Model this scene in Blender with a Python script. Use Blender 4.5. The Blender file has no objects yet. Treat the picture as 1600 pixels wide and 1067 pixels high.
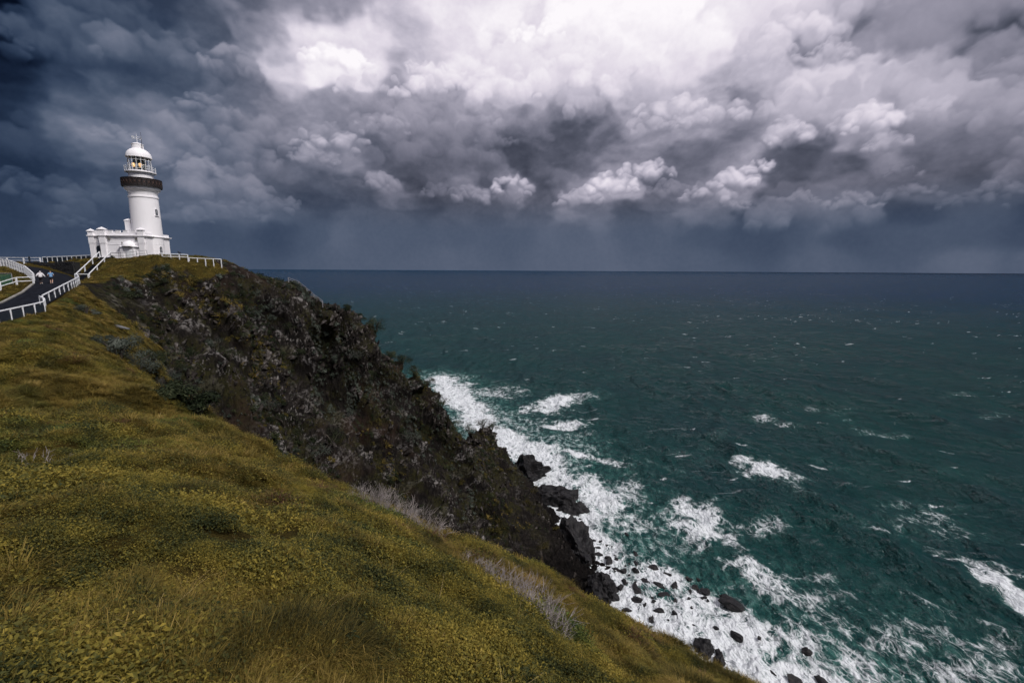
import bpy, bmesh, math, random
import numpy as np
from mathutils import Vector, Matrix, Euler
from mathutils.bvhtree import BVHTree

R = math.radians
rng = np.random.default_rng(7)
random.seed(7)
scene = bpy.context.scene
COL = scene.collection

# ------------------------------------------------------------------ camera
CZ = 92.0                       # eye height above the sea
PITCH, ROLL, LENS = 8.9, 0.30, 16.0
FPX = LENS / 36.0 * 1600.0      # focal length in photo pixels
cam_d = bpy.data.cameras.new('camera')
cam_d.lens = LENS; cam_d.sensor_width = 36.0
cam_d.clip_start = 0.05; cam_d.clip_end = 200000
cam = bpy.data.objects.new('camera', cam_d); COL.objects.link(cam)
cam.location = (0, 0, CZ)
cam.rotation_euler = (Matrix.Rotation(R(90 - PITCH), 3, 'X') @ Matrix.Rotation(R(ROLL), 3, 'Z')).to_euler()
scene.camera = cam
CROT = np.array(cam.rotation_euler.to_matrix())

def ray(u, v):
    """photo pixel -> world direction"""
    d = CROT @ np.array([(u - 800) / FPX, (533.5 - v) / FPX, -1.0])
    return d
def at(u, v, Y):
    d = ray(u, v); t = Y / d[1]
    return np.array([d[0] * t, Y, CZ + d[2] * t])
def on_sea(u, v, z=0.0):
    d = ray(u, v); t = (z - CZ) / d[2]
    return np.array([d[0] * t, d[1] * t, z])

# ------------------------------------------------------------------ view, sun, sky
scene.view_settings.view_transform = 'Standard'
scene.view_settings.look = 'None'
scene.view_settings.gamma = 1.0
scene.view_settings.use_curve_mapping = False
scene.view_settings.exposure = 1.25

SUN_EL, SUN_AZ = 46.0, 126.0    # azimuth clockwise from +Y (behind the camera, to the right)
sun_d = bpy.data.lights.new('sun', 'SUN')
sun_d.energy = 1.5; sun_d.angle = R(16); sun_d.color = (1.0, 0.96, 0.93)
sun = bpy.data.objects.new('sun', sun_d); COL.objects.link(sun)
_sd = Vector((math.sin(R(SUN_AZ)) * math.cos(R(SUN_EL)), math.cos(R(SUN_AZ)) * math.cos(R(SUN_EL)), math.sin(R(SUN_EL))))
sun.rotation_euler = _sd.to_track_quat('Z', 'Y').to_euler()

class NT:
    """small helper for building node trees"""
    def __init__(self, tree): self.t = tree; self.n = tree.nodes; self.l = tree.links
    def node(self, kind, **kw):
        nd = self.n.new(kind)
        for k, v in kw.items(): setattr(nd, k, v)
        return nd
    def put(self, sock, val):
        if hasattr(val, 'is_output'): self.l.new(val, sock)
        elif val is not None: sock.default_value = val
    def math(self, op, a, b=None, c=None, clamp=False):
        nd = self.node('ShaderNodeMath', operation=op, use_clamp=clamp)
        self.put(nd.inputs[0], a)
        if b is not None: self.put(nd.inputs[1], b)
        if c is not None: self.put(nd.inputs[2], c)
        return nd.outputs[0]
    def vmath(self, op, a, b=None, scale=None):
        nd = self.node('ShaderNodeVectorMath', operation=op)
        self.put(nd.inputs[0], a)
        if b is not None: self.put(nd.inputs[1], b)
        if scale is not None: self.put(nd.inputs['Scale'], scale)
        return nd.outputs['Value'] if op in ('DOT_PRODUCT', 'LENGTH', 'DISTANCE') else nd.outputs[0]
    def noise(self, vec, scale, detail=4, rough=0.55, dist=0.0, lac=2.0, color=False):
        nd = self.node('ShaderNodeTexNoise')
        if vec is not None: self.put(nd.inputs['Vector'], vec)
        nd.inputs['Scale'].default_value = scale; nd.inputs['Detail'].default_value = detail
        nd.inputs['Roughness'].default_value = rough; nd.inputs['Distortion'].default_value = dist
        nd.inputs['Lacunarity'].default_value = lac
        return nd.outputs['Color'] if color else nd.outputs['Fac']
    def voronoi(self, vec, scale, feature='F1', out='Distance', rand=1.0, detail=0.0):
        nd = self.node('ShaderNodeTexVoronoi', feature=feature)
        self.put(nd.inputs['Vector'], vec); nd.inputs['Scale'].default_value = scale
        nd.inputs['Randomness'].default_value = rand
        if 'Detail' in nd.inputs: nd.inputs['Detail'].default_value = detail
        return nd.outputs[out]
    def remap(self, v, a, b, c=0.0, d=1.0, smooth=True):
        nd = self.node('ShaderNodeMapRange', interpolation_type='SMOOTHSTEP' if smooth else 'LINEAR')
        self.put(nd.inputs[0], v); self.put(nd.inputs[1], a); self.put(nd.inputs[2], b)
        self.put(nd.inputs[3], c); self.put(nd.inputs[4], d)
        return nd.outputs[0]
    def ramp(self, v, stops, interp='LINEAR'):
        nd = self.node('ShaderNodeValToRGB'); cr = nd.color_ramp; cr.interpolation = interp
        while len(cr.elements) > 1: cr.elements.remove(cr.elements[-1])
        cr.elements[0].position = stops[0][0]; cr.elements[0].color = (*stops[0][1], 1)
        for p, c in stops[1:]:
            e = cr.elements.new(p); e.color = (*c, 1)
        self.put(nd.inputs[0], v)
        return nd.outputs[0]
    def mix(self, f, a, b, blend='MIX'):
        nd = self.node('ShaderNodeMix', data_type='RGBA', blend_type=blend)
        self.put(nd.inputs[0], f)
        self.put(nd.inputs[6], (*a, 1) if isinstance(a, tuple) else a)
        self.put(nd.inputs[7], (*b, 1) if isinstance(b, tuple) else b)
        return nd.outputs[2]
    def mapping(self, vec, scale=(1, 1, 1), rot=(0, 0, 0), loc=(0, 0, 0)):
        nd = self.node('ShaderNodeMapping'); self.put(nd.inputs['Vector'], vec)
        nd.inputs['Scale'].default_value = scale; nd.inputs['Rotation'].default_value = rot
        nd.inputs['Location'].default_value = loc
        return nd.outputs[0]

world = bpy.data.worlds.new('World'); scene.world = world; world.use_nodes = True
#WORLD_BEGIN
# Overcast overhead (node based); the cloud banks in view stand on the sky dome further down.
def build_world():
    w = NT(world.node_tree); w.n.clear()
    tc = w.node('ShaderNodeTexCoord')
    n = w.noise(tc.outputs['Generated'], 3.0, 3, 0.55)
    col = w.ramp(n, [(0.25, (0.34, 0.33, 0.39)), (0.5, (0.52, 0.50, 0.56)), (0.75, (0.80, 0.77, 0.82))])
    bg = w.node('ShaderNodeBackground'); w.put(bg.inputs[0], col); bg.inputs[1].default_value = 0.42
    out = w.node('ShaderNodeOutputWorld'); w.l.new(bg.outputs[0], out.inputs[0])
build_world()
cy = scene.cycles
cy.max_bounces = 4; cy.diffuse_bounces = 2; cy.glossy_bounces = 2; cy.transmission_bounces = 4; cy.transparent_max_bounces = 6
cy.use_adaptive_sampling = True; cy.adaptive_threshold = 0.035
#WORLD_END

# ------------------------------------------------------------------ numeric noise
def _hash(ix, iy, iz, seed):
    h = (ix.astype(np.int64) * 374761393 + iy.astype(np.int64) * 668265263 + iz.astype(np.int64) * 2147483647 + seed * 1274126177) & 0xFFFFFFFF
    h = ((h ^ (h >> 13)) * 1274126177) & 0xFFFFFFFF
    h = ((h ^ (h >> 16)) * 2246822519) & 0xFFFFFFFF
    h = h ^ (h >> 15)
    return (h & 0xFFFFFF) / float(0x1000000)
def vnoise(x, y, z=None, seed=0):
    if z is None: z = np.zeros_like(x)
    xi, yi, zi = np.floor(x), np.floor(y), np.floor(z)
    fx, fy, fz = x - xi, y - yi, z - zi
    fx = fx * fx * fx * (fx * (fx * 6 - 15) + 10); fy = fy * fy * fy * (fy * (fy * 6 - 15) + 10); fz = fz * fz * fz * (fz * (fz * 6 - 15) + 10)
    r = 0
    for a in (0, 1):
        for b in (0, 1):
            for c in (0, 1):
                wgt = (fx if a else 1 - fx) * (fy if b else 1 - fy) * (fz if c else 1 - fz)
                r = r + wgt * _hash(xi + a, yi + b, zi + c, seed)
    return r * 2 - 1
def fbm(x, y, z=None, octaves=4, seed=0, gain=0.5):
    r = 0; amp = 1.0; f = 1.0
    for o in range(octaves):
        r = r + amp * vnoise(x * f, y * f, None if z is None else z * f, seed + o * 17)
        amp *= gain; f *= 2.03
    return r
def ridged(x, y, z, octaves=4, seed=0):
    r = 0; amp = 1.0; f = 1.0
    for o in range(octaves):
        r = r + amp * (1 - 2 * np.abs(vnoise(x * f, y * f, z * f, seed + o * 31)))
        amp *= 0.5; f *= 2.07
    return r
def worley(x, y, z, seed=0):
    """distance to the nearest feature point and that point's random value"""
    xi, yi, zi = np.floor(x), np.floor(y), np.floor(z)
    best = np.full(x.shape, 1e9); sec = np.full(x.shape, 1e9); val = np.zeros(x.shape)
    for a in (-1, 0, 1):
        for b in (-1, 0, 1):
            for c in (-1, 0, 1):
                cx, cy, cz = xi + a, yi + b, zi + c
                px = cx + _hash(cx, cy, cz, seed); py = cy + _hash(cx, cy, cz, seed + 1); pz = cz + _hash(cx, cy, cz, seed + 2)
                dd = (px - x) ** 2 + (py - y) ** 2 + (pz - z) ** 2
                closer = dd < best
                sec = np.where(closer, best, np.minimum(sec, dd))
                val = np.where(closer, _hash(cx, cy, cz, seed + 3), val)
                best = np.where(closer, dd, best)
    return np.sqrt(best), np.sqrt(sec), val
def sstep(x, a, b):
    t = np.clip((x - a) / (b - a), 0, 1); return t * t * (3 - 2 * t)

# ------------------------------------------------------------------ object helpers
def tag(o, label=None, cat=None, group=None, kind=None):
    if label: o['label'] = label
    if cat: o['category'] = cat
    if group: o['group'] = group
    if kind: o['kind'] = kind
    return o
def empty(name, loc, label=None, cat=None, group=None, rotz=0.0):
    o = bpy.data.objects.new(name, None); COL.objects.link(o)
    o.location = loc; o.rotation_euler = (0, 0, rotz); o.empty_display_size = 0.3
    return tag(o, label, cat, group)
def mesh_obj(name, verts, faces, mat, parent=None, smooth=False):
    me = bpy.data.meshes.new(name)
    me.from_pydata([tuple(map(float, v)) for v in verts], [], [tuple(int(i) for i in f) for f in faces]); me.update()
    if smooth: me.polygons.foreach_set('use_smooth', [True] * len(me.polygons))
    if mat: me.materials.append(mat)
    o = bpy.data.objects.new(name, me); COL.objects.link(o)
    if parent: o.parent = parent
    return o
def grid_mesh(name, V, nx, ny, smooth=True):
    """V (nx*ny,3), row-major with y fastest"""
    me = bpy.data.meshes.new(name)
    idx = np.arange(nx * ny).reshape(nx, ny)
    q = np.stack([idx[:-1, :-1], idx[1:, :-1], idx[1:, 1:], idx[:-1, 1:]], -1).reshape(-1, 4)
    me.vertices.add(len(V)); me.vertices.foreach_set('co', np.ascontiguousarray(V, dtype=np.float32).ravel())
    me.loops.add(q.size); me.loops.foreach_set('vertex_index', q.ravel().astype(np.int32))
    me.polygons.add(len(q)); me.polygons.foreach_set('loop_start', (np.arange(len(q)) * 4).astype(np.int32))
    me.polygons.foreach_set('loop_total', np.full(len(q), 4, dtype=np.int32))
    if smooth: me.polygons.foreach_set('use_smooth', np.ones(len(q), dtype=bool))
    me.update(calc_edges=True)
    return me, q
def add_attr(me, name, arr):
    a = me.attributes.new(name, 'FLOAT', 'POINT'); a.data.foreach_set('value', np.ascontiguousarray(arr, dtype=np.float32))

class MB:
    """collects simple solids into one mesh"""
    def __init__(self): self.v = []; self.f = []
    def add(self, vs, fs):
        b = len(self.v); self.v += [tuple(map(float, p)) for p in vs]; self.f += [tuple(i + b for i in f) for f in fs]; return self
    def box(self, c, s, M=None):
        x, y, z = s[0] / 2, s[1] / 2, s[2] / 2
        vs = [Vector((sx * x, sy * y, sz * z)) for sz in (-1, 1) for sx, sy in ((-1, -1), (1, -1), (1, 1), (-1, 1))]
        if M is not None: vs = [M @ p for p in vs]
        vs = [p + Vector(c) for p in vs]
        return self.add(vs, [(3, 2, 1, 0), (4, 5, 6, 7), (0, 1, 5, 4), (1, 2, 6, 5), (2, 3, 7, 6), (3, 0, 4, 7)])
    def bar(self, a, b, w, h=None, up=(0, 0, 1)):
        a, b = Vector(a), Vector(b); h = h or w
        d = (b - a); L = d.length; d.normalize()
        s = d.cross(Vector(up))
        if s.length < 1e-4: s = d.cross(Vector((0, 1, 0)))
        s.normalize(); t = s.cross(d)
        vs = []
        for p in (a, b):
            for i, j in ((-1, -1), (1, -1), (1, 1), (-1, 1)): vs.append(p + s * (w / 2 * i) + t * (h / 2 * j))
        return self.add(vs, [(0, 1, 2, 3), (7, 6, 5, 4), (0, 4, 5, 1), (1, 5, 6, 2), (2, 6, 7, 3), (3, 7, 4, 0)])
    def tube(self, pts, rad, n=8, cap=True):
        pts = [Vector(p) for p in pts]
        if not hasattr(rad, '__len__'): rad = [rad] * len(pts)
        rings = []; b = len(self.v); prev = None
        for i, p in enumerate(pts):
            d = (pts[min(i + 1, len(pts) - 1)] - pts[max(i - 1, 0)]).normalized()
            s = d.cross(Vector((0, 0, 1))) if prev is None else prev - d * prev.dot(d)
            if s.length < 1e-4: s = d.cross(Vector((0, 1, 0)))
            s.normalize(); prev = s; t = d.cross(s)
            for k in range(n):
                a = 2 * math.pi * k / n
                self.v.append(tuple(p + (s * math.cos(a) + t * math.sin(a)) * rad[i]))
        for i in range(len(pts) - 1):
            for k in range(n):
                k2 = (k + 1) % n
                self.f.append((b + i * n + k, b + i * n + k2, b + (i + 1) * n + k2, b + (i + 1) * n + k))
        if cap:
            self.f.append(tuple(b + k for k in reversed(range(n)))); e = b + (len(pts) - 1) * n
            self.f.append(tuple(e + k for k in range(n)))
        return self
    def lathe(self, prof, n=48, c=(0, 0, 0), a0=0.0, a1=2 * math.pi):
        b = len(self.v); full = abs(a1 - a0 - 2 * math.pi) < 1e-6; m = n if full else n + 1
        for r, z in prof:
            for k in range(m):
                a = a0 + (a1 - a0) * k / n
                self.v.append((c[0] + r * math.cos(a), c[1] + r * math.sin(a), c[2] + z))
        for i in range(len(prof) - 1):
            for k in range(n):
                k2 = (k + 1) % m
                self.f.append((b + i * m + k, b + i * m + k2, b + (i + 1) * m + k2, b + (i + 1) * m + k))
        return self
    def prism(self, poly, z0, z1):
        """poly: list of (x, y), counter-clockwise, extruded in z"""
        n = len(poly)
        return self.add([(x, y, z0) for x, y in poly] + [(x, y, z1) for x, y in poly],
                        [tuple(reversed(range(n))), tuple(range(n, 2 * n))] + [(i, (i + 1) % n, n + (i + 1) % n, n + i) for i in range(n)])
    def build(self, name, mat, parent=None, smooth=False, angle=None):
        o = mesh_obj(name, self.v, self.f, mat, parent, smooth or angle is not None)
        if angle is not None:
            o.data.set_sharp_from_angle(angle=R(angle))
        return o

# ------------------------------------------------------------------ materials
def new_mat(name):
    m = bpy.data.materials.new(name); m.use_nodes = True
    nt = NT(m.node_tree); b = nt.n['Principled BSDF']
    return m, nt, b
def plain(name, col, rough=0.6, metal=0.0, var=0.0, vscale=3.0, bump=0.0, bscale=20.0, spec=0.4):
    m, w, b = new_mat(name)
    g = w.node('ShaderNodeNewGeometry')
    if var > 0:
        n = w.noise(g.outputs['Position'], vscale, 5, 0.6)
        c = w.mix(w.remap(n, 0.3, 0.7), tuple(x * (1 - var) for x in col), tuple(min(1, x * (1 + var)) for x in col))
        w.put(b.inputs['Base Color'], c)
    else: b.inputs['Base Color'].default_value = (*col, 1)
    b.inputs['Roughness'].default_value = rough; b.inputs['Metallic'].default_value = metal
    b.inputs['Specular IOR Level'].default_value = spec
    if bump > 0:
        bp = w.node('ShaderNodeBump'); bp.inputs['Strength'].default_value = bump; bp.inputs['Distance'].default_value = 0.05
        w.put(bp.inputs['Height'], w.noise(g.outputs['Position'], bscale, 4, 0.6)); w.put(b.inputs['Normal'], bp.outputs[0])
    return m

#SKY_BEGIN
# ------------------------------------------------------------------ the storm sky: a dome of cloud
def build_sky():
    def azel(u, v):
        d = ray(u, v); d = d / np.linalg.norm(d)
        return math.degrees(math.atan2(d[0], d[1])), math.degrees(math.asin(d[2]))
    rows = {
        -40: [(0,14),(200,62),(400,105),(600,190),(800,236),(1000,250),(1200,225),(1400,165),(1595,60)],
        5: [(0,24),(100,44),(200,62),(300,80),(400,100),(500,140),(560,160),(600,180),(700,220),(800,236),(825,215),(860,235),(900,244),(1000,252),(1100,244),(1200,220),(1270,175),(1300,160),(1400,155),(1500,125),(1595,55)],
        60: [(0,27),(100,54),(150,71),(200,66),(300,88),(350,75),(400,112),(450,150),(500,215),(560,222),(610,190),(650,190),(700,212),(760,230),(825,205),(870,232),(900,238),(1000,238),(1100,226),(1200,200),(1240,130),(1300,112),(1350,150),(1400,170),(1500,155),(1595,95)],
        110: [(0,34),(70,61),(130,81),(200,66),(260,78),(320,92),(370,80),(400,115),(460,180),(500,228),(550,225),(600,165),(640,190),(690,225),(740,205),(780,225),(825,195),(850,205),(950,210),(1050,208),(1130,170),(1200,180),(1280,212),(1330,185),(1400,192),(1500,180),(1595,130)],
        160: [(0,42),(60,56),(100,91),(140,78),(170,95),(210,105),(250,100),(330,85),(380,92),(430,115),(520,135),(600,145),(690,155),(780,172),(825,185),(850,165),(900,165),(950,172),(1000,168),(1050,178),(1100,180),(1130,170),(1160,120),(1200,150),(1240,178),(1300,175),(1350,208),(1420,150),(1500,168),(1595,135)],
        186: [(700,130),(760,140),(830,130),(880,118),(940,130),(1000,150)],
        210: [(0,35),(40,40),(80,68),(130,95),(170,112),(220,118),(250,95),(330,82),(430,88),(470,100),(510,130),(560,120),(610,125),(660,100),(760,108),(830,104),(900,82),(960,104),(1010,130),(1040,148),(1100,150),(1180,115),(1220,170),(1250,140),(1290,98),(1340,165),(1390,170),(1430,112),(1520,118),(1595,118)],
        250: [(0,50),(50,62),(100,72),(170,86),(300,88),(360,92),(400,84),(450,92),(500,130),(560,135),(600,95),(640,92),(700,98),(740,90),(820,75),(900,88),(940,104),(980,125),(1030,130),(1070,105),(1120,112),(1150,130),(1190,150),(1230,100),(1260,80),(1330,92),(1380,135),(1450,98),(1520,108),(1595,108)],
        290: [(0,52),(100,66),(200,74),(300,85),(360,95),(400,85),(450,78),(500,84),(550,92),(595,130),(640,85),(680,100),(730,120),(765,85),(800,155),(850,80),(890,110),(920,130),(960,165),(1000,160),(1050,95),(1080,115),(1110,135),(1160,155),(1210,95),(1240,78),(1300,105),(1360,98),(1430,100),(1520,88),(1595,88)],
        330: [(0,53),(100,75),(150,65),(220,67),(270,95),(330,105),(390,101),(430,88),(470,69),(550,85),(650,79),(720,93),(750,85),(810,93),(850,95),(900,121),(940,108),(1000,81),(1040,93),(1080,118),(1130,103),(1170,67),(1220,73),(1270,85),(1330,108),(1370,93),(1420,69),(1500,83),(1595,61)],
        365: [(0,56),(100,66),(150,72),(270,80),(330,70),(420,68),(470,84),(520,94),(600,88),(700,86),(800,88),(900,91),(1000,88),(1100,80),(1150,72),(1200,76),(1350,78),(1420,86),(1500,82),(1595,68)],
        412: [(0,67),(150,73),(300,81),(500,89),(700,93),(900,93),(1100,89),(1300,93),(1500,99),(1595,91)],
    }
    anc = [(*azel(u, v), t + 17 * max(0, 1 - ((u - 300) / 260) ** 2) * max(0, 1 - ((v - 170) / 190) ** 2)) for v, r in rows.items() for u, t in r]
    # the same overcast goes on overhead and behind
    for az in range(-180, 180, 30):
        for el, front, back in ((6, 80, 85), (20, 110, 120), (40, 205, 170), (60, 205, 185), (80, 195, 195)):
            if abs(az) < 75 and el < 30: continue
            k = 0.5 + 0.5 * math.cos(R(az - 10)); anc.append((az, el, front * k + back * (1 - k)))
    A = np.array(anc)
    azs = np.concatenate([np.arange(-180, -54, 3.0), np.arange(-54, 54, 0.115), np.arange(54, 180.1, 3.0)])
    els = np.concatenate([np.array([-6.0, -3.0]), np.arange(-0.6, 31.0, 0.105), np.arange(31.0, 41.1, 2.5)])
    AZ, EL = np.meshgrid(azs, els, indexing='ij'); az = AZ.ravel(); el = EL.ravel()
    # turbulence that breaks the outlines up
    def turb(s, seed, oc=4, stretch=1.5): return fbm(az / s, el * stretch / s, None, oc, seed, 0.55)
    k = sstep(el, 1.0, 8.0)
    wa = az + (1.7 * turb(9, 301, 3) + 0.8 * turb(2.8, 302, 3)) * (0.35 + 0.65 * k)
    we = el + (0.9 * turb(9, 303, 3) + 0.6 * turb(2.8, 304, 3)) * k
    val = np.empty(len(az))
    for s in range(0, len(az), 20000):
        e = slice(s, s + 20000)
        da = np.abs(wa[e, None] - A[None, :, 0]); da = np.minimum(da, 360 - da) * np.cos(np.radians(el[e]))[:, None]
        d2 = da ** 2 + ((we[e, None] - A[None, :, 1]) * 1.35) ** 2
        wt = 1.0 / (d2 + 1.6) ** 2.4
        val[e] = (wt * A[None, :, 2]).sum(1) / wt.sum(1)
    # billow relief, lit from the bright opening above
    def hgt(a_, e_):
        r = 0; amp = 1.0; f = 1.0
        for o in range(5):
            r = r + amp * (np.sqrt(vnoise(a_ * f / 8.5 + 7.7 * o, e_ * 1.5 * f / 8.5, None, 320 + o) ** 2 + .02) * 2 - 0.8)
            amp *= 0.50; f *= 2.05
        return -r
    b0 = hgt(wa, we); b1 = hgt(wa + 0.12, we + 0.55)
    rel = np.clip((b0 - b1), -1.2, 1.2)
    amp = np.interp(val, [0, 60, 100, 160, 220, 255], [4, 10, 18, 23, 16, 6]) * (0.06 + 0.94 * sstep(el, 4.5, 8.5))
    val = val + amp * (0.75 * rel + 0.35 * turb(3.0, 340, 5, 1.8)) + amp * 0.15 * turb(1.0, 350, 3, 1.5)
    # cumulus heads: clusters of rounded lobes, each shaded from above, far ones first
    puffs = [(520,225,62,26,26),(490,245,40,20,16),(597,285,26,20,16),(345,330,70,26,10),(425,322,55,24,10),(290,342,40,16,8),(735,305,30,22,22),(800,292,30,24,34),(690,300,30,16,10),
             (905,312,40,20,22),(955,290,48,26,32),(1005,272,44,24,34),(1045,300,36,20,14),(1105,305,46,24,24),(1155,282,38,26,34),(1185,262,26,18,30),
             (1358,192,46,34,30),(1385,225,36,26,18),(1232,208,34,28,28),(1120,182,60,28,22),(1050,170,60,26,18),(1030,195,50,20,14),
             (1335,315,50,18,16),(1425,300,50,18,12),(1520,315,60,18,10),(1250,310,36,14,10),(110,350,36,16,8),(520,95,60,36,20),(690,125,50,30,18),(790,140,60,40,18),(600,195,44,24,14),(880,120,70,40,12),(1290,85,50,24,16),(1000,130,70,34,12)]
    rs = np.random.default_rng(41)
    extra = []
    for i in range(70):      # lesser heads through the whole bank
        u, v = rs.uniform(-100, 1700), rs.uniform(-20, 340)
        if 800 < u < 985 and 150 < v < 262: continue
        sz = rs.choice([34, 50, 80, 120]) * rs.uniform(.8, 1.2) * (1.25 - v / 700)
        side = 1.15 if u < 480 else 1.0
        extra.append((u, v, sz, sz * rs.uniform(.42, .6), rs.uniform(7, 15) * side))
    extra.sort(key=lambda q: q[1]); puffs = extra + puffs
    V2 = val.reshape(AZ.shape)
    wA = wa.reshape(AZ.shape); wE = we.reshape(AZ.shape)
    fa = 0.26 * turb(1.5, 361, 3, 1.0) + 0.07 * turb(.5, 362, 2, 1.0); fe = 0.26 * turb(1.5, 363, 3, 1.0) + 0.07 * turb(.5, 364, 2, 1.0)
    sA = (az + fa).reshape(AZ.shape); sE = (el + fe).reshape(AZ.shape)
    for (u, v, w_, h_, gain) in puffs:
        ca, ce = azel(u, v); a1, _ = azel(u + w_, v); _, e1 = azel(u, v - h_)
        ra, re = abs(a1 - ca), abs(e1 - ce)
        lobes = []
        for i in range(26):
            t = rs.uniform(0, 1); ang = rs.uniform(-0.35, math.pi + 0.35)
            rr = math.sqrt(rs.uniform(0.02, 1.0))
            lobes.append((ca + ra * rr * math.cos(ang), ce + re * (rr * math.sin(ang) * 0.9 - 0.25), rs.uniform(0.30, 0.72) * min(ra, re) * (1.15 - 0.5 * rr)))
        lobes.sort(key=lambda q: -q[1])
        i0, i1 = np.searchsorted(azs, (ca - ra, ca + ra)); j0, j1 = np.searchsorted(els, (ce - re, ce + re)); loc0 = float(V2[i0:i1, j0:j1].mean())
        for (la, le, lr) in lobes:
            i0, i1 = np.searchsorted(azs, (la - lr * 2.2 - 1, la + lr * 2.2 + 1)); j0, j1 = np.searchsorted(els, (le - lr * 2.2 - 1, le + lr * 2.2 + 1))
            if i1 - i0 < 2 or j1 - j0 < 2: continue
            sl = (slice(i0, i1), slice(j0, j1))
            dx = (sA[sl] - la) * math.cos(R(le)) / lr; dy = (sE[sl] - le) / lr
            r2 = dx * dx + dy * dy; nz = np.sqrt(np.clip(1 - r2, 0, 1))
            sh = 0.80 * dy + 0.12 * dx + 0.45 * nz
            alpha = sstep(np.sqrt(r2), 1.0, 0.70) * np.where(dy < 0, np.clip(1 + 1.0 * dy, 0, 1), 1) * 0.86
            V2[sl] = V2[sl] * (1 - alpha) + alpha * np.maximum(0.45 * V2[sl] + 0.55 * loc0 + gain * 1.75 * (sh - 0.12), V2[sl] - 14)
    # soft flat bases under the heads, and rain
    val = V2.ravel()
    rain = fbm(az / 5 + el * 0.06, el / 40, None, 4, 370) * 3.2 * sstep(el, 9, 3)
    val = val + rain
    val = np.where(el > 5, 118 + (val - 118) * (1 + .12 * sstep(el, 5, 9)), val)
    val = np.where(val > 212, 212 + (val - 212) * .72, val)
    val = np.clip(val, 4, 252) / 255.0
    # spread sphere
    RAD = 90000.0
    V = np.c_[np.sin(np.radians(az)) * np.cos(np.radians(el)), np.cos(np.radians(az)) * np.cos(np.radians(el)), np.sin(np.radians(el))] * RAD
    V[:, 2] += CZ
    me, q = grid_mesh('sky', V, len(azs), len(els))
    add_attr(me, 'cloud', val)
    add_attr(me, 'grey', np.clip(sstep(az + 3 * turb(9, 380), -44, -8) * (.12 + .75 * sstep(el, 4.0, 9.5)) + .18, 0, 1))
    o = bpy.data.objects.new('sky', me); COL.objects.link(o); tag(o, kind='structure')
    m = bpy.data.materials.new('storm_cloud'); m.use_nodes = True; w = NT(m.node_tree); w.n.clear()
    at_ = w.node('ShaderNodeAttribute'); at_.attribute_name = 'cloud'
    def lin(c): return tuple(((x / 255 + 0.055) / 1.055) ** 2.4 if x > 10 else x / 255 / 12.92 for x in c)
    gm = w.node('ShaderNodeNewGeometry')
    grain = w.noise(w.vmath('SCALE', gm.outputs['Position'], scale=1 / RAD), 130.0, 3, 0.6)
    v = w.math('ADD', at_.outputs['Fac'], w.math('MULTIPLY', w.math('SUBTRACT', grain, .5), 0.035))
    col = w.ramp(v, [(12/255, lin((5,13,29))), (28/255, lin((19,32,54))), (45/255, lin((34,50,74))), (62/255, lin((51,67,92))), (84/255, lin((71,86,109))), (110/255, lin((99,110,131))),
                     (150/255, lin((143,147,164))), (190/255, lin((190,188,203))), (220/255, lin((223,218,230))), (248/255, lin((253,248,253)))])
    col2 = w.ramp(v, [(12/255, lin((9,13,22))), (45/255, lin((41,46,60))), (66/255, lin((60,64,78))), (90/255, lin((84,87,102))), (115/255, lin((110,111,127))),
                     (150/255, lin((148,146,162))), (190/255, lin((192,187,202))), (220/255, lin((224,217,229))), (248/255, lin((253,249,253)))])
    ga = w.node('ShaderNodeAttribute'); ga.attribute_name = 'grey'
    col = w.mix(ga.outputs['Fac'], col, col2)
    em = w.node('ShaderNodeEmission'); w.put(em.inputs[0], col); em.inputs[1].default_value = 0.42
    out = w.node('ShaderNodeOutputMaterial'); w.l.new(em.outputs[0], out.inputs[0])
    m.cycles.emission_sampling = 'NONE'
    me.materials.append(m)
build_sky()
#SKY_END

# ------------------------------------------------------------------ the headland: control points
CTRL = []          # x, y, z (world), grassiness
def cp(u, v, Y, g): p = at(u, v, Y); CTRL.append((p[0], p[1], p[2], g))
def cw(x, y, zrel, g): CTRL.append((x, y, CZ + zrel, g))
#CTRL_BEGIN
# near slope
for a in [(0,0,-1.8),(0,-3,-1.2),(-8,-5,-.7),(10,-5,-5),(0,-15,-1),(-20,-15,0),(20,-15,-12),(-60,-20,-1),(-30,3,-2.6),(-50,20,-4.6),(-14,-1,-1.6)]: cw(*a, 1)
for a in [(0,1067,1.9),(0,900,3.3),(0,800,5),(0,700,8),(0,600,14),(0,555,24),(0,535,38),(60,500,48),(100,480,58),
          (200,1067,2.1),(400,1067,2.5),(600,1067,3.2),(800,1067,4.3),(1000,1067,7),(200,900,3.5),(200,800,5.2),(200,700,9),(200,640,15),
          (400,900,4.1),(400,800,6.3),(400,730,11),(600,900,5.6),(600,830,9),(800,950,8),(950,1000,10),
          (1180,1067,14),(1060,1008,16),(960,960,17),(860,905,17),(760,850,17),(680,815,17),(560,765,17),(440,705,18),(330,650,20),(250,612,24),(200,580,30),(165,545,38),(145,512,45),(110,490,53)]: cp(*a, 1)
# past the edge
for a in [(0,25,-22),(10,24,-27),(20,22,-30),(-9,26,-20.5),(-16,29,-19.5),(-23,34,-18.5),(-28,40,-17),(-33,47,-16),(-38,54,-14.5),
          (0,36,-38),(0,50,-54),(6,66,-68),(16,80,-80),(28,94,-89),(40,95,-91),(50,84,-91.5),(62,86,-99),(30,60,-78),(50,62,-90),(74,56,-100),(20,32,-45),(40,28,-62),(62,28,-84),(82,28,-100),(60,0,-60),(90,0,-98),(90,-40,-90),(50,-40,-40),
          (-15,50,-42),(-10,70,-58),(0,85,-72),(12,100,-83),(-25,52,-33),(-22,70,-48)]: cw(*a, 0)
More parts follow.
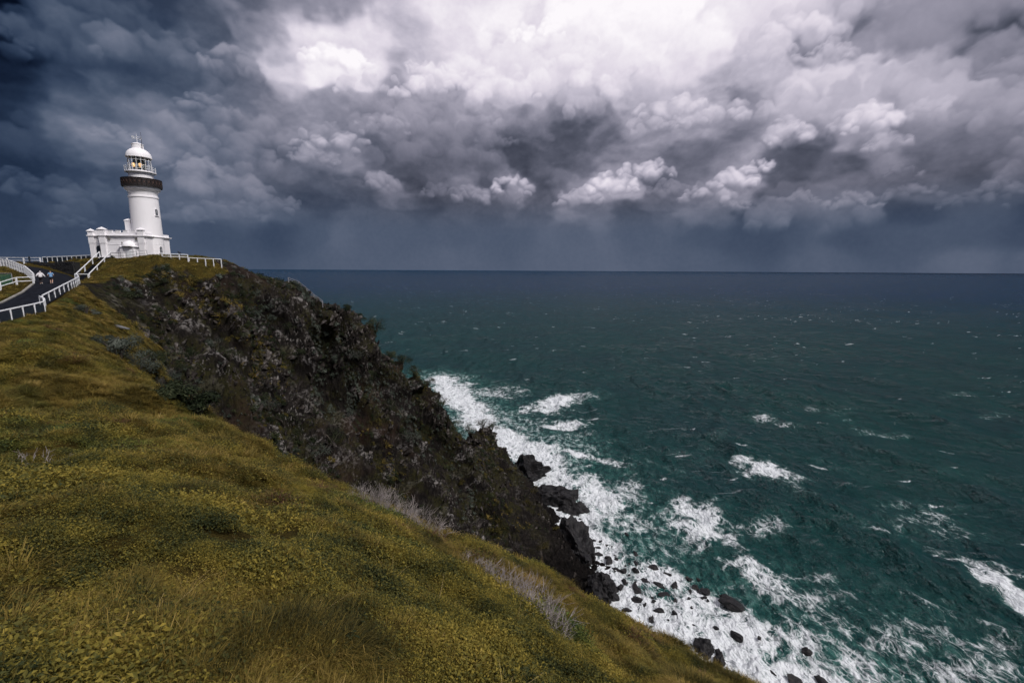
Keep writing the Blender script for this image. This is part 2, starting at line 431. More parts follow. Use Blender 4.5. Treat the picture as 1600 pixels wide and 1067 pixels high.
# the cliff face below the lighthouse
for a in [(300,500,78,.1),(300,600,64,0),(400,560,82,0),(400,650,73,0),(400,690,66,0),(560,600,98,0),(560,700,87,0),(560,750,78,0),(640,650,108,0),(640,750,92,0),(480,600,88,0),(480,690,78,0),(700,700,120,0),(700,800,98,0),(800,790,118,0),(800,862,100,0),(870,830,132,0),(890,905,116,0),
          (345,407,90,.35),(400,428,93,.2),(440,443,95,.3),(500,459,100,.5),(520,471,101,.3),(545,482,102,.2),(600,525,112,0),(650,568,124,0),(700,612,138,0),(750,665,155,0),(790,705,172,0),
          (370,424,98,.2),(400,434,101,.2),(440,447,103,.3),(470,455,105,.4),(500,466,107,.3),(525,482,108,.2),(545,497,110,.1),(600,540,119,0),(370,417,91,.2),(470,449,96,.6),(420,480,89,.1),(480,500,94,0),(560,540,101,0),(260,450,80,.05),(200,500,66,.2),(150,480,60,.7),(185,545,50,.3),(230,470,74,.1)]: cp(*a)
for a in [(-40,112,-12,.2),(-30,125,-33,0),(-15,150,-62,0),(0,186,-88,0),(-70,120,-8,.5),(-55,150,-45,0),(-40,172,-78,0),(-22,192,-95,0),(-95,130,-10,.5),(-90,180,-60,0),(-110,225,-97,0),(-60,205,-102,0),(0,208,-102,0),
          (12,178,-91,0),(16,168,-91.5,0),(22,150,-91.5,0),(29,133,-91.5,0),(28,116,-91.5,0),(42,172,-101,0),(57,130,-102,0),(62,106,-102,0),(84,80,-104,0),(30,205,-105,0)]: cw(*a)
# lighthouse plateau, path and land to the left
for a in [(-70,89.4,2.2),(-62,85,1.7),(-78,87,2.0),(-60,93,1.8),(-82,96,1.4),(-70,102,.3),(-84,71,0),(-100,60,-1.2),(-110,80,.5),(-100,40,-4.5),(-75,30,-6),(-100,95,.8),(-150,60,-2),(-150,0,-5),(-150,120,-6),(-130,-40,-3)]: cw(*a, 1)
for a in [(200,413,80),(260,407,82),(310,409,87),(150,432,73),(120,455,64),(20,440,65),(180,424,77)]: cp(*a, 1)
#CTRL_END
# footpath: (left x, y, z), (right x, y, z), heights relative to the eye
PATH = [((-66,20,-7.6),(-61,20,-7.6)),((-61.5,32,-6.8),(-55.5,31,-6.8)),((-57.7,42,-5.6),(-51.6,42.5,-5.7)),((-58,48,-4.85),(-52.6,49,-5.0)),((-59.3,53,-4.1),(-54.8,54,-4.1)),((-61,57,-3.1),(-56.6,57.5,-3.4)),
        ((-63.2,60.5,-2.2),(-59.2,61.3,-2.7)),((-64.8,62.3,-1.7),(-64.2,68,-2.25)),((-69,65.5,-.8),(-71.2,75,-1.9)),((-75,69,.1),(-76,78.5,-1.2)),((-82,72,.6),(-84,82,-.1)),((-92,74,.8),(-93,85.5,.7)),((-106,76,.9),(-106,88,.9))]
for a in [(-78,83.5,1.0),(-86,88,1.1),(-91,90,1.0),(-73,80.5,.1),(-76,86.5,1.9),(-66,70,-2.6),(-62,65,-3.0),(-58,58.5,-3.9),(-53.5,55,-4.6),(-51.5,51,-5.4),(-50,45,-6.1),(-66,58.5,-3.0),(-62,52,-4.3),(-61,45,-5.2)]: cw(*a, 1)
for (l, r) in PATH[1:-1]:
    cw(*l, 1); cw(*r, 1)
CT = np.array(CTRL)
MQ = 4.0
def _phi(px, py): return np.sqrt((px[:, None] - CT[None, :, 0]) ** 2 + (py[:, None] - CT[None, :, 1]) ** 2 + MQ * MQ)
_A = _phi(CT[:, 0], CT[:, 1]); _n = len(CT)
_P = np.c_[np.ones(_n), CT[:, :2]]
_M = np.block([[_A + np.eye(_n) * -0.15, _P], [_P.T, np.zeros((3, 3))]])
_sol = np.linalg.solve(_M, np.r_[CT[:, 2], 0, 0, 0])
def base_height(x, y):
    out = np.empty(len(x)); g = np.empty(len(x))
    for s in range(0, len(x), 20000):
        e = slice(s, s + 20000); ph = _phi(x[e], y[e])
        out[e] = ph @ _sol[:_n] + _sol[_n] + _sol[_n + 1] * x[e] + _sol[_n + 2] * y[e]
        wt = 1.0 / (ph ** 2 - MQ * MQ + 1.0) ** 1.6
        g[e] = (wt @ CT[:, 3]) / wt.sum(1)
    return out, g

def path_field(x, y):
    """signed closeness to the footpath and its height there"""
    best = np.full(len(x), 1e9); hz = np.zeros(len(x))
    L = np.array([p[0] for p in PATH], float); Rr = np.array([p[1] for p in PATH], float)
    near = (x < -40) & (x > -125) & (y > 5) & (y < 95)
    ix = np.where(near)[0]
    if len(ix) == 0: return best, hz
    for i in range(len(PATH) - 1):
        for s in np.linspace(0, 1, 9)[:-1]:
            l = L[i] * (1 - s) + L[i + 1] * s; r = Rr[i] * (1 - s) + Rr[i + 1] * s
            d = r - l; t = np.clip(((x[ix] - l[0]) * d[0] + (y[ix] - l[1]) * d[1]) / (d[0] ** 2 + d[1] ** 2), 0, 1)
            dist = np.hypot(x[ix] - l[0] - t * d[0], y[ix] - l[1] - t * d[1])
            b = dist < best[ix]
            hz[ix] = np.where(b, CZ + l[2] + t * d[2], hz[ix]); best[ix] = np.where(b, dist, best[ix])
    return best, hz

def axis(*segs):
    out = []
    for a, b, st in segs: out.append(np.arange(a, b, st))
    return np.concatenate(out)
gx = axis((-230, -110, 3), (-110, -62, .6), (-62, 46, .36), (46, 100, 1.2))
gy = axis((-60, -6, 2), (-6, 34, .34), (34, 205, .42), (205, 300, 3))
GX, GY = np.meshgrid(gx, gy, indexing='ij')
X, Y = GX.ravel(), GY.ravel()
Z, G = base_height(X, Y)
G = sstep(G + 0.16 * fbm(X / 5, Y / 5, octaves=3, seed=5), 0.36, 0.60)
G *= np.where((X > -66.5) & (Y > 66), np.maximum(sstep(Z + 1.5 * fbm(X / 3, Y / 3, octaves=3, seed=6), CZ - 2.2, CZ + .6), sstep(X, -63.5, -66.5)), 1.0)
# large form of the surface, for its normals
Zg = Z.reshape(GX.shape)
dzx = np.gradient(Zg, gx, axis=0).ravel(); dzy = np.gradient(Zg, gy, axis=1).ravel()
N = np.c_[-dzx, -dzy, np.ones_like(Z)]; N /= np.linalg.norm(N, axis=1)[:, None]
pd_, ph_ = path_field(X, Y)
onpath = sstep(pd_, 2.2, 0.5)
cl = 1 - G
cl *= sstep(pd_, 1.0, 6.0)
P = np.c_[X, Y, Z]
# grass hummocks
hum = 0.28 * fbm(X / 1.0, Y / 1.0, octaves=3, seed=13) + 0.24 * fbm(X / 2.6, Y / 2.6, octaves=3, seed=11) - .12 + 0.35 * fbm(X / 9, Y / 9, octaves=2, seed=21) - 0.26 * sstep(np.hypot(X, Y), 4, 12) * sstep(np.hypot(X, Y), 48, 34)
near = sstep(np.hypot(X, Y), 1.0, 5.0)
flat = 1 - np.exp(-(((X + 70) / 9) ** 2 + ((Y - 89) / 7) ** 2))
P[:, 2] += hum * G * near * (1 - onpath) * flat
# rock: gullies and buttresses down the fall line, ledges and blocks
ci = np.where(cl > 0.02)[0]
x, y, z = X[ci], Y[ci], Z[ci]
a = R(27); u1 = x * math.cos(a) - y * math.sin(a); v1 = x * math.sin(a) + y * math.cos(a)
wx = 2.2 * fbm(x / 9, y / 9, z / 9, 3, 51); wz = 2.2 * fbm(x / 9, y / 9, z / 9, 3, 52)
butt = ridged((v1 + wx) / 14, (u1 + wz) / 60, z / 70, 3, 61)
strat = ridged((v1 + 0.35 * z + .6 * wx) / 4.6, (u1 - wz) / 26, (z + wz) / 22, 4, 71)
d1, d2, c1 = worley((v1 + .4 * z + wx) / 4.2, (u1 + wz) / 5.5, (z - .3 * v1) / 6.5, 81)
e1, e2, c2 = worley((v1 + .5 * z + wx) / 1.7, (u1 + wz) / 2.4, (z - .4 * v1) / 2.8, 91)
blocks = (c1 - .5) * 1.3 + (c2 - .5) * .75 - 0.5 * sstep(d2 - d1, .14, 0) - 0.3 * sstep(e2 - e1, .14, 0)
shore = sstep(z, 16, 3)
disp = (butt - 1.35) * 4.6 * sstep(z, 0, 25) + (strat - 1.25) * 2.2 + blocks * (1.0 + .5 * shore) + 0.25 * fbm(x / .9, y / .9, z / .9, 3, 99)
m = cl[ci] ** 1.3 * (0.12 + 0.88 * sstep(z, CZ + 1, CZ - 16))
# keep the skyline of the spur and the slope edge roughly where they stand
P[ci] += N[ci] * (disp * m)[:, None]
fold = np.zeros(len(X)); fold[ci] = butt
blk = np.zeros(len(X)); blk[ci] = c2; lump = np.zeros(len(X)); lump[ci] = strat
P[:, 2] = P[:, 2] * (1 - onpath) + (ph_ - 0.10) * onpath
nx_, ny_ = len(gx), len(gy)
terr_me, _q = grid_mesh('headland', P, nx_, ny_)
add_attr(terr_me, 'grass', G); add_attr(terr_me, 'block', blk); add_attr(terr_me, 'strata', lump); add_attr(terr_me, 'fold', fold)
headland = bpy.data.objects.new('headland', terr_me); COL.objects.link(headland); tag(headland, kind='structure')
BVH = BVHTree.FromPolygons([Vector(p) for p in P.tolist()], _q.tolist())
CAMV = Vector((0, 0, CZ))
def hit(u, v):
    d = Vector(ray(u, v)).normalized()
    loc, nor, i, dist = BVH.ray_cast(CAMV, d)
    return loc, nor
def drop(x, y):
    loc, nor, i, dist = BVH.ray_cast(Vector((x, y, 300)), Vector((0, 0, -1)))
    return loc.z if loc else 0.0
PZ = P[:, 2].reshape(nx_, ny_); GG = G.reshape(nx_, ny_); CLG = cl.reshape(nx_, ny_)
def bilin(F, x, y):
    i = np.clip(np.searchsorted(gx, x) - 1, 0, nx_ - 2); j = np.clip(np.searchsorted(gy, y) - 1, 0, ny_ - 2)
    tx = np.clip((x - gx[i]) / (gx[i + 1] - gx[i]), 0, 1); ty = np.clip((y - gy[j]) / (gy[j + 1] - gy[j]), 0, 1)
    return F[i, j] * (1 - tx) * (1 - ty) + F[i + 1, j] * tx * (1 - ty) + F[i, j + 1] * (1 - tx) * ty + F[i + 1, j + 1] * tx * ty

def headland_material():
    m, w, b = new_mat('headland_ground')
    g = w.node('ShaderNodeNewGeometry'); pos = g.outputs['Position']
    def attr(n):
        nd = w.node('ShaderNodeAttribute'); nd.attribute_name = n; return nd.outputs['Fac']
    n1 = w.noise(pos, 0.35, 5, 0.6); n2 = w.noise(pos, 1.6, 6, 0.65); n3 = w.noise(pos, 7, 5, 0.65)
    grass = w.ramp(w.math('ADD', w.math('MULTIPLY', n1, .6), w.math('MULTIPLY', n3, .4)), [(0.3, (0.022, 0.018, 0.006)), (0.5, (0.06, 0.045, 0.010)), (0.65, (0.11, 0.075, 0.016)), (0.8, (0.13, 0.085, 0.03))])  # ground coloured dark olive to stand in for shade in gaps between plants
    st = w.noise(w.mapping(pos, scale=(1.0, .8, .32), rot=(0, R(-25), R(35))), 1.3, 7, 0.68, 0.6)
    rock = w.ramp(st, [(0.30, (0.004, 0.004, 0.004)), (0.50, (0.013, 0.011, 0.010)), (0.62, (0.028, 0.024, 0.021)), (0.74, (0.085, 0.076, 0.070)), (0.88, (0.24, 0.22, 0.21))])
    sepz = w.node('ShaderNodeSeparateXYZ'); w.put(sepz.inputs[0], pos)
    pale = w.math('MULTIPLY', w.remap(attr('block'), .62, .97), w.remap(n2, .44, .60))
    pale = w.math('MULTIPLY', pale, w.remap(sepz.outputs[2], 12, 40))
    rock = w.mix(w.math('MULTIPLY', pale, .8), rock, (0.27, 0.25, 0.24))
    sp = w.noise(w.mapping(pos, scale=(1.0, 1.0, .45), rot=(0, R(-28), R(35))), 1.9, 5, .72)
    fac = w.math('MULTIPLY', w.remap(sp, .565, .625), w.math('MULTIPLY', w.remap(w.noise(pos, .13, 3, .6), .40, .58), w.remap(attr('strata'), .55, 1.25)))
    fac = w.math('MULTIPLY', fac, w.remap(sepz.outputs[2], 8, 30))
    rock = w.mix(fac, rock, (.26, .24, .225))
    veg = w.ramp(n3, [(0.3, (0.010, 0.013, 0.006)), (0.55, (0.035, 0.033, 0.012)), (0.75, (0.085, 0.065, 0.020))])
    vm = w.math('MULTIPLY', w.remap(w.noise(pos, 0.16, 4, 0.6), .44, .60), w.remap(n2, .36, .55))
    vm = w.math('MULTIPLY', vm, w.remap(sepz.outputs[2], 6, 22))
    rock = w.mix(w.math('MULTIPLY', vm, .85), rock, veg)
    soil = w.mix(w.remap(w.noise(pos, 0.1, 3, .5), .54, .70), rock, (0.036, 0.022, 0.015))
    rock = w.mix(w.math('MULTIPLY', w.remap(sepz.outputs[2], 20, 50), .55), rock, soil)
    wet = w.remap(sepz.outputs[2], 5, 14, 1, 0)
    rock = w.mix(wet, rock, w.mix(1.0, rock, (.42, .40, .42), 'MULTIPLY'))
    gm = w.remap(w.math('ADD', attr('grass'), w.math('MULTIPLY', w.math('SUBTRACT', n2, .5), .8)), .35, .65)
    w.put(b.inputs['Base Color'], w.mix(gm, rock, grass))
    w.put(b.inputs['Roughness'], w.math('SUBTRACT', .92, w.math('MULTIPLY', wet, .45)))
    b.inputs['Specular IOR Level'].default_value = 0.06
    hgt = w.math('ADD', w.math('MULTIPLY', st, 1.0), w.math('ADD', w.math('MULTIPLY', n3, .25), w.math('MULTIPLY', w.noise(pos, 22, 4, .6), .08)))
    bp = w.node('ShaderNodeBump'); bp.inputs['Strength'].default_value = 0.9; bp.inputs['Distance'].default_value = 0.9
    w.put(bp.inputs['Height'], hgt); w.put(b.inputs['Normal'], bp.outputs[0])
    return m
terr_me.materials.append(headland_material())

#SEA_BEGIN
# ------------------------------------------------------------------ the sea
def build_sea():
    ang = np.concatenate([np.arange(-180, -33, 3.0), np.arange(-33, 57, 0.20), np.arange(57, 180.1, 3.0)])
    r = [42.0]
    while r[-1] < 75000:
        q = r[-1]
        r.append(q + (1.5 if q < 85 else 0.55 if q < 190 else 0.55 * (q / 190) ** 1.25 if q < 2500 else q * 0.03))
    r = np.array(r)
    AN, RR = np.meshgrid(np.radians(ang), r, indexing='ij')
    x = (np.sin(AN) * RR).ravel(); y = (np.cos(AN) * RR).ravel(); rr = RR.ravel()
    z = np.zeros(len(x))
    # ---- foam cover, built up from where the water breaks
    F = np.zeros(len(x)); milk = np.zeros(len(x))
    def pt(u, v): return on_sea(u, v)[:2]
    land = np.array([pt(*p) for p in [(690,592),(705,612),(725,632),(748,655),(772,680),(790,700),(830,705),(855,740),(850,775),(905,800),(868,792),(905,835),(930,880),(958,940),(1000,965),(1060,1000),(1110,1020),(1180,1065),(1250,1110),(1400,1200)]])
    dsh = np.full(len(x), 1e9)
    for i in range(len(land) - 1):
        a_, b_ = land[i], land[i + 1]; d = b_ - a_
        tt = np.clip(((x - a_[0]) * d[0] + (y - a_[1]) * d[1]) / (d @ d), 0, 1)
        dsh = np.minimum(dsh, np.hypot(x - a_[0] - tt * d[0], y - a_[1] - tt * d[1]))
    # swell running in towards the cliff, with crests along (0.29,-0.95)
    nx0, ny0 = 0.957, 0.29
    s = x * nx0 + y * ny0; t = -x * ny0 + y * nx0
    warp = 9 * fbm(x / 90, y / 90, None, 3, 401) + 3 * fbm(x / 30, y / 30, None, 2, 402)
    near = sstep(rr, 2600, 500)
    env = 0.55 + 0.45 * fbm(x / 120, y / 120, None, 2, 404)
    ph = 2 * math.pi * (s + warp - 146.0) / 62.0     # one crest through the big wave of the photo
    sw = np.exp(2.6 * (np.cos(ph + 0.55 * np.sin(ph)) - 1)) * 2 - 0.45
    z += 1.0 * sw * env * near
    def ridge(pix, amp, front, back):
        pl = np.array([on_sea(*p)[:2] for p in pix]); bd = np.full(len(x), 1e9); sg = np.zeros(len(x)); al = np.zeros(len(x))
        for i in range(len(pl) - 1):
            a_, b_ = pl[i], pl[i + 1]; d = b_ - a_; t0 = ((x - a_[0]) * d[0] + (y - a_[1]) * d[1]) / (d @ d); t1 = np.clip(t0, 0, 1)
            q = np.hypot(x - a_[0] - t1 * d[0], y - a_[1] - t1 * d[1]); m_ = q < bd
            sg = np.where(m_, np.sign((x - a_[0]) * d[1] - (y - a_[1]) * d[0]), sg); al = np.where(m_, (i + t1) / (len(pl) - 1), al); bd = np.where(m_, q, bd)
        w1 = bd * sg + 1.6 * fbm(x / 11, y / 11, None, 3, 471); sg = np.sign(w1); bd = np.abs(w1)
        prof = np.where(sg < 0, np.exp(-(bd / back) ** 1.6), np.exp(-(bd / front) ** 1.25))
        return amp * prof * (.75 + .35 * fbm(x / 25, y / 25, None, 2, 472)) * sstep(al, -.02, .12) * np.where(al > .995, sstep(bd, 30, 0), 1)
    z += ridge([(1085, 668), (1140, 706), (1250, 773), (1370, 838), (1480, 892), (1600, 945), (1750, 1010)], 5.4, 6.0, 24)
    z += ridge([(1120, 628), (1200, 652), (1330, 692), (1480, 752), (1620, 815), (1760, 880)], 4.4, 7.5, 28)
    z += ridge([(1000, 590), (1180, 606), (1380, 640), (1620, 700), (1760, 740)], 4.2, 10, 36)
    z += ridge([(900, 560), (1100, 572), (1350, 596), (1620, 640), (1760, 660)], 4.2, 13, 44)
    z += ridge([(930, 745), (985, 775), (1040, 830), (1120, 880), (1260, 950), (1400, 1020)], 1.1, 5, 12)
    for (lam, amp, dirn, sd) in ((38, .85, 16, 416), (27, .95, 8, 411), (17, .72, 38, 412), (11, .52, -4, 413), (7, .34, 52, 414), (4.6, .20, 26, 415)):
        cx, cy = math.cos(R(dirn)), math.sin(R(dirn))
        w_ = lam * 0.55 * fbm(x / lam / 2.2, y / lam / 2.2, None, 2, sd)
        c = 1 - np.abs(np.sin(math.pi * (x * cx + y * cy + w_) / lam)) ** 0.85
        z += amp * (c * 2 - 0.8) * (0.6 + 0.6 * fbm(x / lam / 4, y / lam / 4, None, 2, sd + 40)) * sstep(rr, lam * 130, lam * 55)
    z += 0.22 * fbm(x / 2.4, y / 2.4, None, 3, 430) * sstep(rr, 420, 150)
    z *= 0.30 + 0.70 * sstep(dsh, 6, 55)
    lobes = 10 * fbm(x / 22, y / 22, None, 3, 440) + 4 * fbm(x / 7, y / 7, None, 2, 441)
    F = np.maximum(F, 0.93 * sstep(dsh + lobes * .6, 24, 3))
    F = np.maximum(F, 0.45 * sstep(dsh + lobes * 1.4, 52, 16))
    milk = np.maximum(milk, sstep(dsh + lobes, 60, 10))
    # patches: photo pixel, half extents in pixels, tilt (deg, clockwise), strength
    patches = [(720,606,26,12,5,.85),(770,612,48,9,0,.70),(735,635,30,10,20,.8),(868,628,44,11,-12,1.0),(900,622,40,8,-8,.6),(850,640,30,6,12,.8),(835,660,40,8,5,.55),(885,664,36,8,-4,.95),(905,678,30,5,-6,.5),(800,660,30,6,20,.6),
               (830,695,55,12,-8,.75),(905,708,26,6,8,1.0),(940,716,46,5,16,.75),(870,715,40,14,10,.55),(930,745,50,10,18,.55),(880,745,40,16,40,.9),(935,775,50,26,35,.95),(985,770,30,24,35,.7),
               (1000,815,60,30,25,.62),(1040,850,60,24,20,.5),(1085,800,52,20,8,.95),(1105,830,48,22,20,1.0),(1060,815,34,18,10,.8),(1140,850,36,14,20,.7),(1195,820,30,16,-10,.62),(1170,825,30,12,0,.35),
               (1190,738,42,9,12,1.0),(1165,725,22,5,14,.8),(1215,745,30,6,8,.7),(1240,765,30,5,25,.5),(1190,655,18,4,12,.7),(1225,668,16,3,8,.6),(1115,690,22,8,-30,.42),(1085,710,30,7,10,.3),(1060,735,30,6,20,.3),(1000,720,40,8,10,.3),
               (1370,838,17,6,14,1.0),(1395,828,26,5,12,.4),(1440,815,60,16,4,.52),(1480,835,60,12,8,.45),(1430,790,50,8,0,.45),(1385,800,20,10,50,.4),(1300,815,30,10,0,.22),
               (1560,920,52,12,34,1.0),(1595,945,30,12,25,1.0),(1525,905,22,6,45,.9),(1580,905,40,8,20,.6),(1450,860,40,5,22,.5),
               (1030,905,70,26,18,.95),(1090,945,90,30,18,.95),(1180,900,60,24,12,.85),(1210,925,90,20,10,.72),(1280,900,50,12,4,.55),(1310,930,50,10,-14,.5),(1150,985,90,40,20,1.0),(1250,1010,80,34,24,.85),(1230,1050,120,24,10,.95),(1330,1040,60,26,30,.8),(1300,975,60,20,25,.55),
               (1400,1010,60,24,12,.62),(1460,985,70,20,6,.55),(1530,1010,80,26,8,.62),(1480,1045,90,26,6,.66),(1570,1045,60,26,6,.6),(1450,940,60,14,20,.45),(1560,980,50,12,20,.45),(1390,960,40,10,10,.35),
               (1380,682,34,5,2,.55),(1350,675,20,4,10,.5),(1310,640,20,4,4,.45),(1320,655,26,4,10,.42),(1480,745,30,6,0,.22),(1270,640,16,3,0,.6),(1300,730,40,8,16,.22),(1500,620,20,3,0,.4),(1550,650,20,3,0,.4)]
    for (u, v, hu, hv, tl, st) in patches:
        ca, sa = math.cos(R(tl)), math.sin(R(tl))
        c = pt(u, v); e1 = (pt(u + hu * ca, v + hu * sa) - pt(u - hu * ca, v - hu * sa)) / 2; e2 = (pt(u - hv * sa, v + hv * ca) - pt(u + hv * sa, v - hv * ca)) / 2
        ext = 2.2 * (np.linalg.norm(e1) + np.linalg.norm(e2))
        k = np.where((np.abs(x - c[0]) < ext) & (np.abs(y - c[1]) < ext))[0]
        if len(k) == 0: continue
        Mi = np.linalg.inv(np.c_[e1, e2]); d = np.c_[x[k] - c[0], y[k] - c[1]] @ Mi.T
        nse = 0.42 * fbm(x[k] / 7, y[k] / 7, None, 4, 450) + 0.2 * fbm(x[k] / 1.8, y[k] / 1.8, None, 2, 455)
        rad = np.hypot(d[:, 0], d[:, 1]) + nse
        F[k] = np.maximum(F[k], .94 * st * sstep(rad, 1.9, 0.15)); milk[k] = np.maximum(milk[k], 0.6 * st * sstep(rad, 2.0, 0.4))
    # foam hides in the troughs, gathers on crests
    F = np.clip(F, 0, 1)
    z += 0.35 * F * fbm(x / 3.1, y / 3.1, None, 3, 460)
    F[dsh > 400] = F[dsh > 400]
    V = np.c_[x, y, z]
    me, q = grid_mesh('sea', V, len(ang), len(r))
    add_attr(me, 'foam', F); add_attr(me, 'milk', np.clip(milk, 0, 1))
    o = bpy.data.objects.new('sea', me); COL.objects.link(o); tag(o, kind='structure')
    m, w, b = new_mat('sea_water')
    g = w.node('ShaderNodeNewGeometry'); pos = g.outputs['Position']
    def attr(n):
        nd = w.node('ShaderNodeAttribute'); nd.attribute_name = n; return nd.outputs['Fac']
    foam = attr('foam'); mk = attr('milk')
    p2 = w.vmath('MULTIPLY', pos, (1, 1, 0))
    dist = w.vmath('LENGTH', p2)
    # lace: drawn-out cells whose walls hold the froth
    wv = w.vmath('SUBTRACT', w.noise(p2, 0.10, 3, .6, color=True), (.5, .5, .5))
    wv2 = w.vmath('SUBTRACT', w.noise(p2, 0.55, 2, .6, color=True), (.5, .5, .5))
    pw = w.vmath('ADD', p2, w.vmath('ADD', w.vmath('SCALE', wv, scale=7.0), w.vmath('SCALE', wv2, scale=1.7)))
    pw = w.vmath('MULTIPLY', pw, (1, 1, 0))
    st_ = w.mapping(pw, scale=(1.0, 0.55, 1), rot=(0, 0, R(-32)))
    c1 = w.voronoi(st_, 0.24, 'DISTANCE_TO_EDGE'); c2 = w.voronoi(st_, 0.70, 'DISTANCE_TO_EDGE')
    r1 = w.math('ABSOLUTE', w.math('SUBTRACT', w.noise(st_, .30, 3, .6), .5)); r2 = w.math('ABSOLUTE', w.math('SUBTRACT', w.noise(st_, 1.1, 3, .6), .5))
    lace = w.math('MAXIMUM', w.remap(c1, 0.0, 0.20, 1, 0, False), w.math('MULTIPLY', w.remap(c2, 0.0, 0.26, 1, 0, False), .9))
    lace = w.math('MAXIMUM', lace, w.math('MAXIMUM', w.remap(r1, 0, .05, .8, 0, False), w.remap(r2, 0, .07, .6, 0, False)))
    clump = w.remap(w.noise(st_, 0.42, 5, .65), .30, .70, 0, 1, False)
    fin = w.remap(w.noise(st_, 2.6, 3, .65), .30, .70, 0, 1, False)
    pat = w.math('ADD', w.math('MULTIPLY', lace, .47), w.math('ADD', w.math('MULTIPLY', clump, .38), w.math('MULTIPLY', fin, .15)))
    thr = w.math('SUBTRACT', 1.02, w.math('MULTIPLY', foam, .84))
    fo = w.remap(w.math('SUBTRACT', pat, thr), -0.10, 0.36)
    # open-sea whitecaps, drawn out across the wind
    wcv = w.mapping(p2, scale=(0.045, 0.105, 1), rot=(0, 0, R(-24)))
    wc = w.noise(wcv, 1.0, 4, .62, .3); big = w.noise(p2, 0.0050, 3, .5)
    fade = w.remap(dist, 900, 6000, 1, .0)
    wct = w.math('ADD', .672, w.math('MULTIPLY', w.math('SUBTRACT', .5, big), .20))
    wcm = w.math('MULTIPLY', w.remap(w.math('SUBTRACT', wc, wct), 0.0, .04), w.remap(fin, .25, .7))
    fo = w.math('MAXIMUM', fo, w.math('MULTIPLY', wcm, fade))
    stk = w.noise(w.mapping(pw, scale=(0.030, 0.42, 1), rot=(0, 0, R(-20))), 1.0, 4, .62)
    stk = w.math('MULTIPLY', w.math('MULTIPLY', w.remap(stk, .60, .78), w.remap(big, .40, .66)), w.remap(dist, 150, 1600, .42, .0))
    fo = w.math('MAXIMUM', fo, stk)
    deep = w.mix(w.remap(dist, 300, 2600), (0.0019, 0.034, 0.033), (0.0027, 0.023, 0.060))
    deep = w.mix(w.math('MULTIPLY', w.remap(w.noise(p2, .012, 4, .6), .40, .65), .55), deep, (0.0022, 0.024, 0.030))
    green = w.mix(w.remap(clump, .1, .9), (0.010, 0.080, 0.068), (0.085, 0.22, 0.19))
    sea = w.mix(w.math('MULTIPLY', mk, w.remap(clump, 0, 1)), deep, green)
    rip = w.math('ADD', w.noise(w.mapping(p2, scale=(1, .7, 1), rot=(0, 0, R(-25))), 0.8, 4, .66), w.math('MULTIPLY', w.noise(w.mapping(p2, scale=(1, .5, 1), rot=(0, 0, R(-18))), 0.12, 4, .62), 4.0))
    bp = w.node('ShaderNodeBump'); bp.inputs['Strength'].default_value = 1.0; bp.inputs['Distance'].default_value = 1.5
    w.put(bp.inputs['Height'], rip)
    # water body and foam, under the sheen of a wind-roughened surface
    w.n.remove(b)
    df = w.node('ShaderNodeBsdfDiffuse'); w.put(df.inputs['Color'], w.mix(fo, sea, (.74, .77, .79))); w.put(df.inputs['Normal'], bp.outputs[0])
    gl = w.node('ShaderNodeBsdfGlossy'); gl.inputs['Roughness'].default_value = .14; w.put(gl.inputs['Normal'], bp.outputs[0])
    fr = w.node('ShaderNodeFresnel'); fr.inputs['IOR'].default_value = 1.33; w.put(fr.inputs['Normal'], bp.outputs[0])
    sheen = w.math('MULTIPLY', w.math('MINIMUM', w.math('MULTIPLY', fr.outputs[0], .85), .24), w.remap(fo, 0, 1, 1, .08, False))
    mxs = w.node('ShaderNodeMixShader'); w.put(mxs.inputs[0], sheen); w.l.new(df.outputs[0], mxs.inputs[1]); w.l.new(gl.outputs[0], mxs.inputs[2])
    w.l.new(mxs.outputs[0], w.n['Material Output'].inputs['Surface'])
    me.materials.append(m)
build_sea()
#SEA_END
#OBJ_BEGIN
# ------------------------------------------------------------------ shared materials
M = {}
def white_paint(name, col=(.86, .84, .86)):
    m, w, b = new_mat(name); g = w.node('ShaderNodeNewGeometry'); pos = g.outputs['Position']
    st = w.noise(w.mapping(pos, scale=(1.2, 1.2, .18)), 1.6, 5, .65)
    gr = w.math('MULTIPLY', w.remap(st, .55, .80), .3)
    w.put(b.inputs['Base Color'], w.mix(gr, col, (.56, .53, .50)))
    b.inputs['Roughness'].default_value = .55; b.inputs['Specular IOR Level'].default_value = .3
    bp = w.node('ShaderNodeBump'); bp.inputs['Strength'].default_value = .15; bp.inputs['Distance'].default_value = .03
    w.put(bp.inputs['Height'], w.noise(pos, 9, 4, .6)); w.put(b.inputs['Normal'], bp.outputs[0])
    return m
M['white'] = white_paint('white_painted_render')
M['rail'] = plain('white_painted_timber', (.74, .75, .77), .5, var=.10, vscale=4)
M['greyrail'] = plain('weathered_timber', (.25, .24, .25), .8, var=.25, vscale=5)
M['steel'] = plain('grey_steel_rail', (.30, .30, .32), .45, .3)
M['iron'] = plain('dark_gallery_iron', (.018, .014, .014), .6, var=.4, vscale=6)
M['brown'] = plain('rusty_lattice', (.060, .035, .028), .7, var=.4, vscale=5)
M['dark'] = plain('dark_panel', (.012, .018, .026), .6, var=.3, vscale=3)
M['asphalt'] = plain('asphalt', (.0105, .012, .017), 1.0, spec=.04, var=.3, vscale=1.3, bump=.4, bscale=30)
M['concrete'] = plain('concrete', (.22, .21, .19), .85, var=.25, vscale=2, bump=.3)
M['stone'] = plain('dark_wall_stone', (.026, .025, .025), .85, var=.55, vscale=2.4, bump=.6, bscale=7)
M['mortar'] = plain('wall_mortar', (.012, .012, .012), .95, var=.3)
M['opening'] = plain('dark_opening', (.015, .022, .035), .25, var=.2)
M['lens'] = plain('lens_prism', (.05, .065, .07), .08, var=.2, spec=.9)
